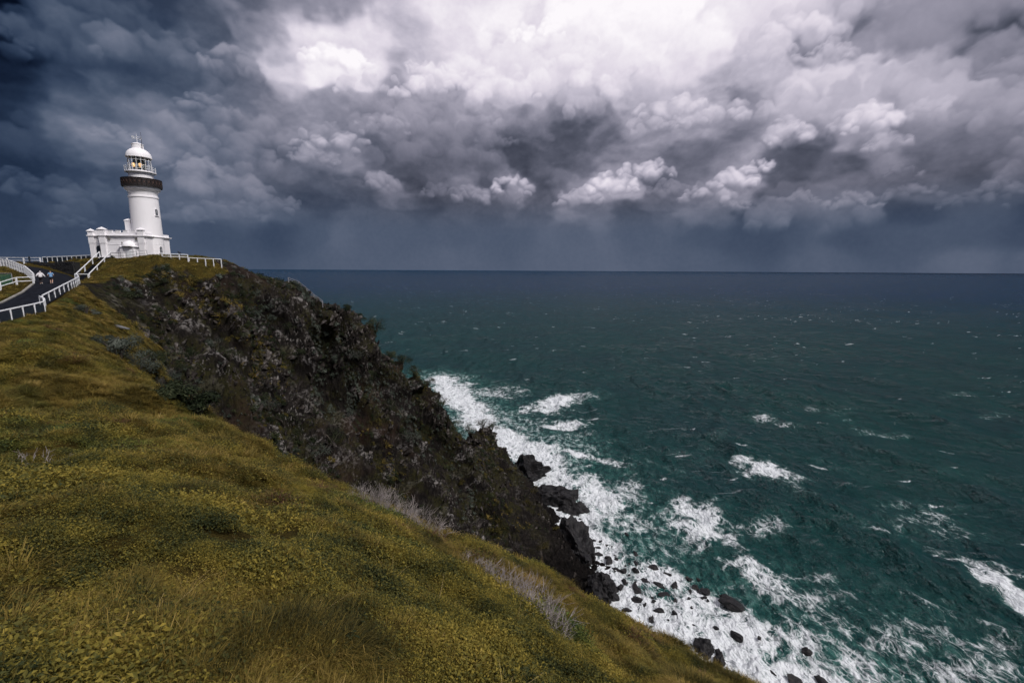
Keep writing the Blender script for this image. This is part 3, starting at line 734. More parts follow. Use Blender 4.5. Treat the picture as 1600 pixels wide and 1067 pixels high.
M['bird'] = plain('black_feathers', (.010, .010, .012), .5, var=.3, vscale=20)
M['twig'] = plain('bleached_twig', (.24, .21, .20), .85, var=.35, vscale=6)
M['bark'] = plain('shrub_bark', (.055, .045, .036), .9, var=.3, vscale=8)
M['log'] = plain('silvered_log', (.14, .14, .145), .85, var=.35, vscale=5, bump=.5)
M['straw'] = plain('dry_straw', (.30, .22, .09), .7, var=.2, vscale=9)
def glass_mat():
    m, w, b = new_mat('lantern_glass')
    b.inputs['Base Color'].default_value = (.9, .95, 1, 1); b.inputs['Roughness'].default_value = .02
    b.inputs['Transmission Weight'].default_value = 1.0; b.inputs['IOR'].default_value = 1.05; b.inputs['Alpha'].default_value = .3
    return m
M['glass'] = glass_mat()
def lamp_mat():
    m, w, b = new_mat('lit_lamp')
    b.inputs['Base Color'].default_value = (1, .6, .25, 1); b.inputs['Emission Color'].default_value = (1, .55, .18, 1); b.inputs['Emission Strength'].default_value = .32
    return m
M['lamp'] = lamp_mat()
def rock_mat():
    m, w, b = new_mat('wet_black_rock'); g = w.node('ShaderNodeNewGeometry'); pos = g.outputs['Position']
    n = w.noise(pos, .8, 6, .65); n2 = w.noise(pos, 4, 5, .6)
    w.put(b.inputs['Base Color'], w.ramp(n, [(.3, (.004, .004, .005)), (.55, (.012, .011, .012)), (.78, (.038, .033, .030))]))
    w.put(b.inputs['Roughness'], w.remap(n2, .35, .65, .45, .85)); b.inputs['Specular IOR Level'].default_value = .3
    bp = w.node('ShaderNodeBump'); bp.inputs['Strength'].default_value = .8; bp.inputs['Distance'].default_value = .35
    w.put(bp.inputs['Height'], w.math('ADD', n, w.math('MULTIPLY', n2, .35))); w.put(b.inputs['Normal'], bp.outputs[0])
    return m
M['rock'] = rock_mat()
def shard_mat():
    m, w, b = new_mat('lichened_cliff_rock'); g = w.node('ShaderNodeNewGeometry'); pos = g.outputs['Position']
    oi = w.node('ShaderNodeObjectInfo')
    n = w.noise(pos, 1.7, 6, .68); big = w.noise(pos, .11, 3, .55)
    v = w.math('ADD', w.math('MULTIPLY', n, .75), w.math('ADD', w.math('MULTIPLY', oi.outputs['Random'], .16), w.math('MULTIPLY', big, .30)))
    w.put(b.inputs['Base Color'], w.ramp(v, [(.38, (.007, .006, .006)), (.60, (.024, .020, .018)), (.72, (.075, .066, .060)), (.85, (.20, .185, .175)), (.97, (.34, .32, .31))]))
    b.inputs['Roughness'].default_value = .95; b.inputs['Specular IOR Level'].default_value = .05
    bp = w.node('ShaderNodeBump'); bp.inputs['Strength'].default_value = .7; bp.inputs['Distance'].default_value = .2
    w.put(bp.inputs['Height'], w.noise(pos, 3.5, 5, .65)); w.put(b.inputs['Normal'], bp.outputs[0])
    return m
M['shard'] = shard_mat()
def leaf_mat(name, stops, transl=.25, patch=None, pscale=.9, rough=.6):
    """leaves coloured one by one, in drifts over the ground"""
    m = bpy.data.materials.new(name); m.use_nodes = True; w = NT(m.node_tree); w.n.clear()
    g = w.node('ShaderNodeNewGeometry'); pos = g.outputs['Position']; oi = w.node('ShaderNodeObjectInfo')
    v = w.math('ADD', w.math('MULTIPLY', g.outputs['Random Per Island'], .34), w.math('ADD', w.math('MULTIPLY', oi.outputs['Random'], .16), w.math('MULTIPLY', w.remap(w.noise(pos, pscale, 4, .65), .32, .70, 0, 1, False), .50)))
    col = w.ramp(v, stops)
    if patch: col = w.mix(w.remap(w.noise(pos, patch[1], 3, .55), patch[2], patch[2] + .14), col, w.mix(1.0, col, patch[0], 'MULTIPLY'))
    d = w.node('ShaderNodeBsdfPrincipled'); w.put(d.inputs['Base Color'], col); d.inputs['Roughness'].default_value = rough; d.inputs['Specular IOR Level'].default_value = .10
    t = w.node('ShaderNodeBsdfTranslucent'); w.put(t.inputs[0], col)
    mx = w.node('ShaderNodeMixShader'); mx.inputs[0].default_value = transl; w.l.new(d.outputs[0], mx.inputs[1]); w.l.new(t.outputs[0], mx.inputs[2])
    out = w.node('ShaderNodeOutputMaterial'); w.l.new(mx.outputs[0], out.inputs[0])
    return m
M['leaf'] = leaf_mat('creeper_leaf', [(.12, (.016, .026, .012)), (.30, (.052, .060, .022)), (.45, (.120, .108, .026)), (.60, (.215, .175, .034)), (.78, (.300, .228, .044)), (.95, (.40, .30, .09))], .25, ((.55, .95, 1.2), .22, .56))
M['grass'] = leaf_mat('coarse_grass', [(.15, (.032, .032, .011)), (.35, (.098, .078, .020)), (.55, (.205, .150, .034)), (.75, (.31, .215, .062)), (.95, (.44, .33, .15))], .25, ((.75, .95, 1.0), .25, .56))
M['heath'] = leaf_mat('reddish_heath', [(.2, (.05, .022, .014)), (.5, (.12, .060, .035)), (.8, (.20, .12, .07))], .2)
M['scrub_dark'] = leaf_mat('dark_scrub_leaf', [(.2, (.006, .010, .005)), (.5, (.022, .030, .013)), (.8, (.062, .068, .032))], .12, None, .3)
M['scrub_grey'] = leaf_mat('grey_green_leaf', [(.2, (.018, .024, .018)), (.45, (.048, .058, .045)), (.7, (.105, .120, .098)), (.95, (.20, .215, .18))], .12, None, .4)
M['scrub_olive'] = leaf_mat('olive_scrub_leaf', [(.2, (.024, .022, .007)), (.5, (.070, .058, .014)), (.8, (.15, .115, .024))], .18, None, .3)
M['skin'] = plain('skin', (.50, .30, .22), .6)
M['blue'] = plain('blue_shirt', (.16, .30, .50), .8)
M['navy'] = plain('navy_shorts', (.008, .010, .02), .8)
M['hair'] = plain('fair_hair', (.38, .28, .17), .7)
M['jacket'] = plain('white_jacket', (.70, .68, .70), .7)
M['trouser'] = plain('dark_trousers', (.012, .010, .014), .8)
M['shoe'] = plain('white_shoe', (.65, .65, .62), .6)
M['mesh_green'] = None
def green_mesh():
    m, w, b = new_mat('green_shade_cloth')
    b.inputs['Base Color'].default_value = (.02, .12, .08, 1); b.inputs['Roughness'].default_value = .8; b.inputs['Alpha'].default_value = .38
    return m
M['mesh_green'] = green_mesh()

# ------------------------------------------------------------------ footpath
def build_path():
    L = np.array([p[0] for p in PATH], float); Rr = np.array([p[1] for p in PATH], float)
    V = []; n = 9; rows = 0
    for i in range(len(PATH) - 1):
        for sft in np.linspace(0, 1, 7)[:-1]:
            l = L[i] * (1 - sft) + L[i + 1] * sft; r = Rr[i] * (1 - sft) + Rr[i + 1] * sft; rows += 1
            for k in range(n):
                t = k / (n - 1); p = l * (1 - t) + r * t
                V.append((p[0], p[1], CZ + p[2] + 0.03 + 0.05 * math.sin(t * math.pi)))
    me, q = grid_mesh('path', np.array(V), rows, n)
    me.flip_normals() if me.polygons[0].normal.z < 0 else None
    me.materials.append(M['asphalt'])
    o = bpy.data.objects.new('path', me); COL.objects.link(o); tag(o, kind='structure')
    def strip(name, pts, w_, h_, mat):
        mb = MB()
        for a_, b_ in zip(pts[:-1], pts[1:]): mb.bar(a_, b_, w_, h_)
        o = mb.build(name, mat); tag(o, kind='structure'); return o
    strip('kerb', [Vector((p[0][0] - .1, p[0][1], CZ + p[0][2] + .06)) for p in PATH[1:7]], .28, .20, M['concrete'])
build_path()

# ------------------------------------------------------------------ lighthouse
LH = Vector((-70.0, 89.4, CZ + 2.05))
def build_lighthouse():
    root = empty('lighthouse', LH, 'white lighthouse tower with dark gallery band and crenellated annex on the cliff top', 'lighthouse')
    W = M['white']
    MB().lathe([(2.62, -1.2), (2.62, .35), (2.54, .42), (2.52, 3.85), (2.58, 3.92), (2.70, 4.02), (2.70, 4.16), (2.56, 4.24), (2.50, 4.3)], 64).build('base_drum', W, root, angle=30)
    MB().lathe([(2.50, 4.3), (2.45, 8.0), (2.38, 11.75), (2.50, 11.80), (2.50, 12.05), (2.38, 12.10), (2.40, 12.75), (2.55, 13.05), (2.86, 13.30), (2.96, 13.45), (2.96, 13.80), (2.80, 13.85)], 64).build('tower', W, root, angle=30)
    for k, z in enumerate((1.35, 2.6)):
        MB().lathe([(2.52, z - .04), (2.555, z - .02), (2.555, z + .02), (2.52, z + .04)], 64).build('string_course', W, root)
    # dark gallery: floor, parapet of lattice panels, rails
    MB().lathe([(2.0, 13.78), (3.28, 13.80), (3.28, 13.95), (2.0, 13.97)], 64).build('gallery_floor', M['iron'], root, angle=30)
    MB().lathe([(3.22, 13.95), (3.22, 15.35), (3.16, 15.35), (3.16, 13.95)], 64).build('gallery_parapet', M['iron'], root, angle=30)
    mb = MB()
    for z in (14.0, 15.36): mb.lathe([(3.22, z - .05), (3.31, z - .05), (3.31, z + .05), (3.22, z + .05)], 64)
    mb.build('gallery_band', M['iron'], root)
    NP = 28
    for k in range(NP):
        a0 = 2 * math.pi * k / NP; mb = MB()
        p = lambda a, z, r=3.255: (r * math.cos(a), r * math.sin(a), z)
        da = 2 * math.pi / NP
        for (s0, s1) in ((.1, .9), (.9, .1)): mb.bar(p(a0 + da * s0, 14.12), p(a0 + da * s1, 15.22), .05, .04)
        mb.box((3.26 * math.cos(a0 + da / 2), 3.26 * math.sin(a0 + da / 2), 14.67), (.05, .28, .28), Matrix.Rotation(a0 + da / 2, 3, 'Z') @ Matrix.Rotation(R(45), 3, 'X'))
        mb.build('lattice_panel', M['brown'], root)
        MB().bar(p(a0, 13.97, 3.27), p(a0, 15.34, 3.27), .07).build('baluster', M['iron'], root)
    # lantern
    MB().lathe([(2.02, 13.97), (2.02, 16.55), (2.12, 16.6), (2.55, 16.66), (2.55, 16.80), (1.95, 16.82), (1.90, 17.05), (1.78, 17.05), (1.78, 16.9)], 64).build('lantern_base', W, root, angle=30)
    rail = MB()
    for z in (17.30, 17.68): rail.lathe([(2.46, z - .025), (2.51, z - .025), (2.51, z + .025), (2.46, z + .025)], 48)
    rail.build('lantern_rail', M['rail'], root)
    for k in range(16):
        a = 2 * math.pi * k / 16; MB().bar((2.48 * math.cos(a), 2.48 * math.sin(a), 16.80), (2.50 * math.cos(a), 2.50 * math.sin(a), 17.85), .06).build('lantern_rail_post', M['rail'], root)
    n = 16
    for k in range(n):
        a0, a1 = 2 * math.pi * k / n, 2 * math.pi * (k + 1) / n
        c = lambda a, z, r=1.84: (r * math.cos(a), r * math.sin(a), z)
        mb = MB(); t = .012
        vs = [c(a0, 17.05), c(a1, 17.05), c(a1, 19.55), c(a0, 19.55), c(a0, 17.05, 1.84 - t), c(a1, 17.05, 1.84 - t), c(a1, 19.55, 1.84 - t), c(a0, 19.55, 1.84 - t)]
        mb.add(vs, [(0, 1, 2, 3), (7, 6, 5, 4), (0, 4, 5, 1), (1, 5, 6, 2), (2, 6, 7, 3), (3, 7, 4, 0)]).build('lantern_pane', M['glass'], root)
        MB().bar(c(a0, 17.03, 1.86), c(a0, 19.6, 1.86), .07, .07).build('glazing_bar', M['rail'], root)
    rb = MB()
    for z in (18.05, 19.0): rb.lathe([(1.83, z - .025), (1.88, z - .025), (1.88, z + .025), (1.83, z + .025)], 48)
    rb.build('glazing_ring', M['rail'], root)
    MB().lathe([(0, 16.95), (1.76, 16.95)], 32).build('lantern_floor', M['iron'], root)
    lens = MB().lathe([(0.7, 17.1), (1.05, 17.5), (1.2, 17.9), (1.2, 18.5), (1.05, 18.9), (.6, 19.45)], 24).build('lens', M['lens'], root)
    MB().lathe([(.6, 16.95), (.6, 17.1), (0, 17.12)], 20).build('lens_pedestal', M['iron'], root)
    for a in (262, 312):
        lr = 1.38
        cc = (lr * math.cos(R(a)), lr * math.sin(R(a)), 18.0)
        mb = MB().lathe([(0.02, -.42), (.24, -.30), (.30, 0), (.24, .28), (.02, .40)], 14, cc)
        mb.build('lamp', M['lamp'], root, smooth=True)
    # dome, ventilator, vane, aerial
    prof = [(1.86, 19.5), (2.14, 19.52), (2.16, 19.62)] + [(2.12 * math.cos(t) ** .95 + .0, 19.62 + 1.85 * math.sin(t)) for t in np.linspace(0.02, 1.06, 12)]
    prof += [(.98, 21.28), (.96, 22.05), (1.02, 22.07), (1.02, 22.13), (.55, 22.38), (.10, 22.5), (0, 22.5)]
    MB().lathe(prof, 48).build('dome', W, root, angle=35)
    vane = MB().tube([(0, 0, 22.45), (0, 0, 24.1)], [.06, .03], 8).build('weather_vane', M['rail'], root)
    MB().bar((-.95, 0, 23.62), (.85, 0, 23.55), .05).build('vane_arm', M['rail'], vane)
    MB().add([(-1.0, 0.02, 23.45), (-.55, 0.02, 23.5), (-.55, .02, 23.75), (-1.0, .02, 23.82), (-1.0, -.02, 23.45), (-.55, -.02, 23.5), (-.55, -.02, 23.75), (-1.0, -.02, 23.82)],
             [(0, 1, 2, 3), (7, 6, 5, 4), (0, 4, 5, 1), (1, 5, 6, 2), (2, 6, 7, 3), (3, 7, 4, 0)]).build('vane_tail', M['rail'], vane)
    mb = MB().bar((-.85, .1, 23.25), (.95, -.1, 23.22), .05).bar((0, -.8, 23.25), (0, .8, 23.25), .05)
    for q in ((-.9, .1), (.98, -.1), (0, -.85), (0, .85)): mb.box((q[0], q[1], 23.24), (.16, .06, .16))
    mb.build('direction_letters', M['rail'], vane)
    MB().tube([(1.15, -.4, 21.0), (1.2, -.4, 22.6), (1.2, -.4, 24.3)], [.05, .035, .02], 6).bar((1.2, -.4, 23.2), (.6, -.4, 23.0), .04).build('aerial', M['iron'], root)
    # tower windows: arched recesses with dark glass (direction measured from the tower axis)
    tocam = math.atan2(-LH.y, -LH.x)
    def window(ang, z0, h, w_, r):
        Mz = Matrix.Rotation(ang, 3, 'Z')
        pts = [(-w_ / 2, 0), (w_ / 2, 0), (w_ / 2, h - w_ / 2)] + [(w_ / 2 * math.cos(t), h - w_ / 2 + w_ / 2 * math.sin(t)) for t in np.linspace(.3, math.pi - .3, 7)] + [(-w_ / 2, h - w_ / 2)]
        def arch(scale, x0, x1):
            b = [Mz @ Vector((x0, p[0] * scale, z0 + (p[1] - h / 2) * (1 + (scale - 1) * .5) + h / 2)) for p in pts]; f = [Mz @ Vector((x1, p[0] * scale, z0 + (p[1] - h / 2) * (1 + (scale - 1) * .5) + h / 2)) for p in pts]
            n_ = len(pts); return MB().add(b + f, [tuple(range(n_ - 1, -1, -1)), tuple(range(n_, 2 * n_))] + [(i, (i + 1) % n_, n_ + (i + 1) % n_, n_ + i) for i in range(n_)])
        fr = arch(1.35, r - .3, r + .05).build('window', W, root)
        arch(1.0, r - .2, r + .062).build('pane', M['opening'], fr)
        q = Mz @ Vector((r + .07, 0, z0 - .08))
        MB().box(q, (.24, w_ * 1.7, .10), Mz).build('sill', W, fr)
        c = [Mz @ Vector((r + .072, 0, z0 + h * f_)) for f_ in (0.02, .96)]
        MB().bar(c[0], c[1], .05, .03).bar(Mz @ Vector((r + .072, -w_ / 2, z0 + h * .5)), Mz @ Vector((r + .072, w_ / 2, z0 + h * .5)), .05, .03).build('glazing_bar', M['rail'], fr)
    window(tocam + R(47), 8.4, 1.25, .55, 2.44); window(tocam + R(47), .95, 1.25, .55, 2.52)
    window(tocam - R(150), 8.4, 1.25, .55, 2.44)
    # annex: local frame with x along the front, turned a little
    A = Matrix.Rotation(R(4.0), 3, 'Z')
    def put(mb, name, mat, par=None):
        mb.v = [tuple(A @ Vector(p)) for p in mb.v]; return mb.build(name, mat, par or root)
    x0, x1, yf, yb = -6.7, 1.9, -3.5, 3.4
    wall = put(MB().box(((x0 + x1) / 2, (yf + yb) / 2, 1.45), (x1 - x0, yb - yf, 5.3)), 'annex_wall', W)
    put(MB().box(((x0 + x1) / 2, (yf + yb) / 2, 4.02), (x1 - x0 + .56, yb - yf + .56, .10)).box(((x0 + x1) / 2, (yf + yb) / 2, 4.13), (x1 - x0 + .72, yb - yf + .72, .12)), 'annex_cornice', W)
    def parapet(xa, xb, ya, yb_, thick=.3):
        par = MB(); z0, z1 = 4.19, 4.72
        par.box(((xa + xb) / 2, ya + thick / 2, (z0 + z1) / 2), (xb - xa, thick, z1 - z0)); par.box(((xa + xb) / 2, yb_ - thick / 2, (z0 + z1) / 2), (xb - xa, thick, z1 - z0))
        par.box((xa + thick / 2, (ya + yb_) / 2, (z0 + z1) / 2), (thick, yb_ - ya - 2 * thick, z1 - z0)); par.box((xb - thick / 2, (ya + yb_) / 2, (z0 + z1) / 2), (thick, yb_ - ya - 2 * thick, z1 - z0))
        return put(par, 'parapet', W)
    def merlon(x, y, z=4.72, sx=.85, sy=.32, h=.36, par=None): put(MB().box((x, y, z + h / 2), (sx, sy, h)).box((x, y, z + h + .04), (sx + .08, sy + .08, .08)), 'merlon', W, par)
    p1 = parapet(x0, x1, yf, yb)
    for x in (-4.7, -3.25, -1.8, -.35): merlon(x, yf + .15, par=p1)
    for y in (-1.9, -.4, 1.1, 2.6): merlon(x0 + .15, y, sx=.32, sy=.85, par=p1)
    for x in (-5.2, -3.7, -2.2): merlon(x, yb - .15, par=p1)
    def pier(x, y, top=5.25, w_=1.15, cap=True, low=-.9):
        mb = MB().box((x, y, (low + 2.5) / 2), (w_ * .86, .5, 2.5 - low)).box((x, y, 2.6), (w_ * .95, .56, .2)).box((x, y, (2.7 + top) / 2), (w_, .62, top - 2.7)).box((x, y, 4.13), (w_ + .26, .9, .18))
        o = put(mb, 'pier', W)
        if cap:
            s_ = w_ / 2 + .12; sy = .43
            put(MB().box((x, y, top + .05), (2 * s_, 2 * sy, .10)).add([(x - s_, y - sy, top + .1), (x + s_, y - sy, top + .1), (x + s_, y + sy, top + .1), (x - s_, y + sy, top + .1), (x, y, top + .55)], [(0, 1, 4), (1, 2, 4), (2, 3, 4), (3, 0, 4), (3, 2, 1, 0)]), 'pier_cap', W, o)
    pier(x0 + .62, yf - .05); pier(x1 - .75, yf - .05, 5.2)
    # entrance bay with half dome hood on a ledge
    bx_ = -1.35
    put(MB().box((bx_, yf - .15, .6), (3.0, .55, 2.6)), 'porch', W)
    put(MB().box((bx_, yf - .22, 1.98), (3.7, .85, .14)), 'porch_ledge', W)
    hd = MB(); n_ = 20
    hd.lathe([(1.16 * math.cos(t), 1.12 * math.sin(t)) for t in np.linspace(0, math.pi / 2 - .02, 9)], n_, (bx_, yf - .0, 2.05), math.pi, 2 * math.pi)
    put(hd, 'porch_hood', W)
    put(MB().tube([(bx_ + .45, yf - .72, 2.12), (bx_ + .45, yf - .60, 2.12)], .26, 16), 'porch_lamp', M['concrete'])
    for x in (bx_ - 1.0, bx_ + 1.0): put(MB().box((x, yf - .47, .55), (.32, .12, 2.5)), 'pilaster', W)
    put(MB().box((bx_, yf - .445, .3), (1.1, .05, 2.0)), 'porch_door', M['rail'])
    for x in (-4.9, .25): put(MB().tube([(x, yf - .02, 3.55), (x, yf - .28, 3.5)], [.20, .24], 14), 'flood_lamp', M['concrete'])
    put(MB().box((-2.65, yf - .03, 2.7), (.16, .10, .42)), 'wall_vent', M['concrete'])
    for zz in (.9, 2.4, 3.5): put(MB().box(((x0 + x1) / 2, yf - .02, zz), (x1 - x0 - 2.5, .05, .05)), 'string_course', W)
    # left wing, set back, with arched doorway
    wx0, wx1, wy0, wy1 = -9.3, x0, -2.7, 2.2
    put(MB().box(((wx0 + wx1) / 2 - .05, (wy0 + wy1) / 2, 1.45), (wx1 - wx0 - .1, wy1 - wy0, 5.2)), 'wing_wall', W)
    put(MB().box(((wx0 + wx1) / 2 - .1, (wy0 + wy1) / 2, 4.08), (wx1 - wx0 + .1, wy1 - wy0 + .6, .16)), 'wing_cornice', W)
    p2 = parapet(wx0, wx1 - .1, wy0, wy1)
    merlon(-7.95, wy0 + .15, par=p2); merlon(-7.2, wy0 + .15, sx=.5, par=p2)
    for y in (-1.2, .2, 1.5): merlon(wx0 + .15, y, sx=.32, sy=.8, par=p2)
    pier(wx0 + .5, wy0 - .02, 4.95, .95)
    def arch_front(name, cx, z0, w_, h, y0, y1, mat, par=None):
        pts = [(cx - w_ / 2, z0), (cx + w_ / 2, z0), (cx + w_ / 2, z0 + h - w_ / 2)] + [(cx + w_ / 2 * math.cos(t), z0 + h - w_ / 2 + w_ / 2 * math.sin(t)) for t in np.linspace(.3, math.pi - .3, 8)] + [(cx - w_ / 2, z0 + h - w_ / 2)]
        n_ = len(pts); b = [(p[0], y1, p[1]) for p in pts]; f = [(p[0], y0, p[1]) for p in pts]
        return put(MB().add(f + b, [tuple(range(n_)), tuple(range(2 * n_ - 1, n_ - 1, -1))] + [(i, n_ + i, n_ + (i + 1) % n_, (i + 1) % n_) for i in range(n_)]), name, mat, par)
    d = arch_front('doorway', -7.7, -.1, 1.25, 2.45, wy0 - .06, wy0 + .2, W)
    arch_front('door_opening', -7.7, -.1, .98, 2.28, wy0 - .075, wy0 + .2, M['opening'], d)
    # stair turret against the tower
    put(MB().box((-2.95, -.6, 5.3), (1.0, 1.0, 3.9)).box((-2.1, -.6, 5.05), (.9, .9, 3.3)), 'turret', W)
    put(MB().box((-2.95, -.6, 7.28), (1.16, 1.16, .14)).add([(-3.53, -1.18, 7.35), (-2.37, -1.18, 7.35), (-2.37, -.02, 7.35), (-3.53, -.02, 7.35), (-2.95, -.6, 7.75)], [(0, 1, 4), (1, 2, 4), (2, 3, 4), (3, 0, 4), (3, 2, 1, 0)]), 'turret_cap', W)
    root.scale = (.935, .935, .935)
build_lighthouse()

# ------------------------------------------------------------------ fences and rails
def fence(name, label, pts, height=1.0, spacing=1.8, rails=(1.0,), pw=.12, rw=.12, rh=.09, mat=None, group=None, cat='fence', panel=None, ground=True, sink=.25):
    """pts: (x, y[, z]) along the foot; z from the ground where left out"""
    mat = mat or M['rail']
    P3 = [Vector((p[0], p[1], p[2] if len(p) > 2 else drop(p[0], p[1]))) for p in pts]
    seg = [(b - a).length for a, b in zip(P3[:-1], P3[1:])]; tot = sum(seg); n = max(1, round(tot / spacing))
    def along(d):
        for (a, b), L in zip(zip(P3[:-1], P3[1:]), seg):
            if d <= L + 1e-6: return a.lerp(b, d / L)
            d -= L
        return P3[-1].copy()
    foot = [along(tot * i / n) for i in range(n + 1)]
    if ground and len(pts[0]) == 2:
        for f in foot: f.z = drop(f.x, f.y)
    root = empty(name, foot[0], label, cat, group); o0 = foot[0]
    def d_(p): return p - o0
    for f in foot: MB().box(d_(f) + Vector((0, 0, (height - sink) / 2)), (pw, pw, height + sink - .012)).build('post', mat, root)
    for a, b in zip(foot[:-1], foot[1:]):
        for r in rails:
            e = (b - a).normalized() * (.03 if r < height * .97 else rw * .35)
            MB().bar(d_(a) + Vector((0, 0, r * height)) - e, d_(b) + Vector((0, 0, r * height)) + e, rw, rh).build('top_rail' if r > .9 else 'rail', mat, root)
        if panel:
            e = (b - a).normalized() * (pw / 2 + .005)
            MB().bar(d_(a) + e + Vector((0, 0, panel[0])), d_(b) - e + Vector((0, 0, panel[0])), .04, panel[1]).build('panel', M['dark'], root)
    return root
def pz(x, y, zr): return (x, y, CZ + zr)
fence('path_railing', 'white path railing with dark infill panels, bulging at its upper end', [pz(-50.6, 34, -6.7), pz(-50.9, 39, -6.15), pz(-51.2, 43.5, -5.55), pz(-51.9, 48, -5.05), pz(-52.3, 50.8, -4.75), pz(-53.2, 51.9, -4.5), pz(-54.6, 52.7, -4.25)], .98, 1.45, (1.0,), .11, .12, .11, panel=(.30, .85), cat='railing')
fence('path_railing', 'white single-rail path railing climbing from the bulge to the stair foot', [pz(-54.8, 53.2, -4.15), pz(-56.4, 56.5, -3.5), pz(-58.9, 61, -2.75), pz(-61.5, 64.6, -2.45), pz(-64.2, 68, -2.2), pz(-67.7, 71.5, -2.05), pz(-71.2, 75.0, -1.95)], .95, 1.6, (1.0,), .10, .12, .10, panel=(.12, .5), cat='railing')
ST0, ST1 = Vector((-70.5, 75.4, CZ - 1.95)), Vector((-75.3, 85.6, CZ + 1.95))
def build_stairs():
    d = (ST1 - ST0); h = Vector((d.x, d.y, 0)); L = h.length; h.normalize(); sd = Vector((h.y, -h.x, 0)); n = 22
    root = empty('staircase', ST0, 'dark concrete stairs climbing between two white handrails to the lighthouse', 'stairs')
    ang = math.atan2(h.y, h.x)
    for i in range(n):
        c = h * (L * (i + .5) / n) + Vector((0, 0, d.z * (i + 1) / n - .3))
        MB().box(c, (L / n + .03, 1.5, .6 + .004 * (i % 2)), Matrix.Rotation(ang, 3, 'Z')).build('step', M['asphalt'], root)
    for k, off in enumerate((-.82, .82)):
        o = sd * off
        lab = ('white sloping stair handrail on the side of the stone wall', 'white sloping stair handrail beside the grassy cliff top')[k]
        fence('stair_handrail', lab, [tuple(ST0 + o), tuple((ST0 + ST1) / 2 + o), tuple(ST1 + o)], .98, 4.0, (1.0,), .13, .12, .12, cat='handrail', sink=.6)
    a, b = ST0 - h * .4 + sd * -.82, ST0 - h * .4 + sd * .82
    fence('stair_barrier', 'short white barrier across the foot of the lighthouse stairs', [tuple(a), tuple(b)], .95, 1.64, (1.0,), .14, .10, .10, cat='barrier', sink=.6)
    MB_ = MB().box((0, 0, 0), (2.6, 2.0, 1.5), Matrix.Rotation(ang, 3, 'Z')).build('landing', M['white']); MB_.location = ST1 + h * 1.0 + Vector((0, 0, -.70))
    tag(MB_, 'white rendered landing block at the top of the lighthouse stairs', 'landing')
build_stairs()
fence('terrace_railing', 'white post and rail fence along the terrace above the stone wall', [pz(-90.0, 88.5, .95), pz(-85, 88, 1.1), pz(-79.5, 87.2, 1.35)], 1.05, 1.05, (1.0,), .11, .14, .12, cat='railing', panel=(.5, .8))
fence('terrace_railing', 'slim grey railing in front of the white lighthouse wall', [(-73.8, 85.0), (-70, 83.9), (-66, 83.6)], 1.05, 2.0, (1.0, .5), .05, .05, .05, M['steel'], cat='railing')
fence('terrace_railing', 'white two-rail railing beside the lighthouse where the crow perches', [tuple(at(254, 406, 83.6)), tuple(at(275, 406, 84.3)), tuple(at(294, 407, 85.6))], 1.05, 1.5, (1.0, .55), .12, .13, .11, cat='railing', sink=.8)
fence('terrace_railing', 'lower white railing running out to the cliff edge', [tuple(at(296, 410, 86.0)), tuple(at(320, 411, 87.2)), tuple(at(346, 412, 88.6))], .85, 1.4, (1.0,), .12, .13, .11, cat='railing', sink=.9)
fence('hairpin_fence', 'white fence of close broad posts along the upper bend of the path', [pz(-84.5, 73.2, .75), pz(-80, 71.2, .5), pz(-75.2, 68.9, .15), pz(-69.2, 65.4, -.75), pz(-65.0, 62.3, -1.65)], .95, 1.05, (1.0, .55), .20, .12, .09)
fence('hairpin_fence', 'white post and two-rail fence below the grassy bend of the path', [(-63.6, 60.9), (-64.6, 59.2), (-66.4, 57.2), (-69, 54.6), (-72, 52)], 1.0, 1.55, (1.0, .5), .15, .09, .09)
fence('far_fence', 'distant white rail fence at the top of the path', [pz(-104, 89.2, .95), pz(-98, 89.2, .95), pz(-91.2, 89.2, .95)], .95, 3.2, (1.0, .45), .17, .10, .10)
MB().tube([(0, 0, -.2), (0, 0, 1.15), (0, 0, 1.3)], [.14, .14, .04], 10).build('bollard', M['dark'], None)
o = bpy.data.objects['bollard']; o.location = pz(-91.6, 87.6, .85); tag(o, 'dark round bollard at the top of the path beside the far fence', 'bollard')

def skyline(u):
    """the ground point on the horizon line of the headland in that direction"""
    best = None
    for Yd in np.arange(86, 190, .7):
        d = ray(u, 440); x_ = d[0] / d[1] * Yd; z_ = drop(x_, Yd); e = (z_ - CZ) / Yd
        if best is None or e > best[0]: best = (e, x_, Yd, z_)
    return Vector((best[1], best[2], best[3] - .15))
def lookout():
    pts = [tuple(skyline(u) + Vector((0, -.3, .05))) for u in (452, 470, 487, 503)]
    fence('lookout_fence', 'weathered grey timber fence at the lookout on the far cliff edge', pts, 1.05, 2.0, (1.0, .62), .13, .16, .07, M['greyrail'], sink=.5)
lookout()

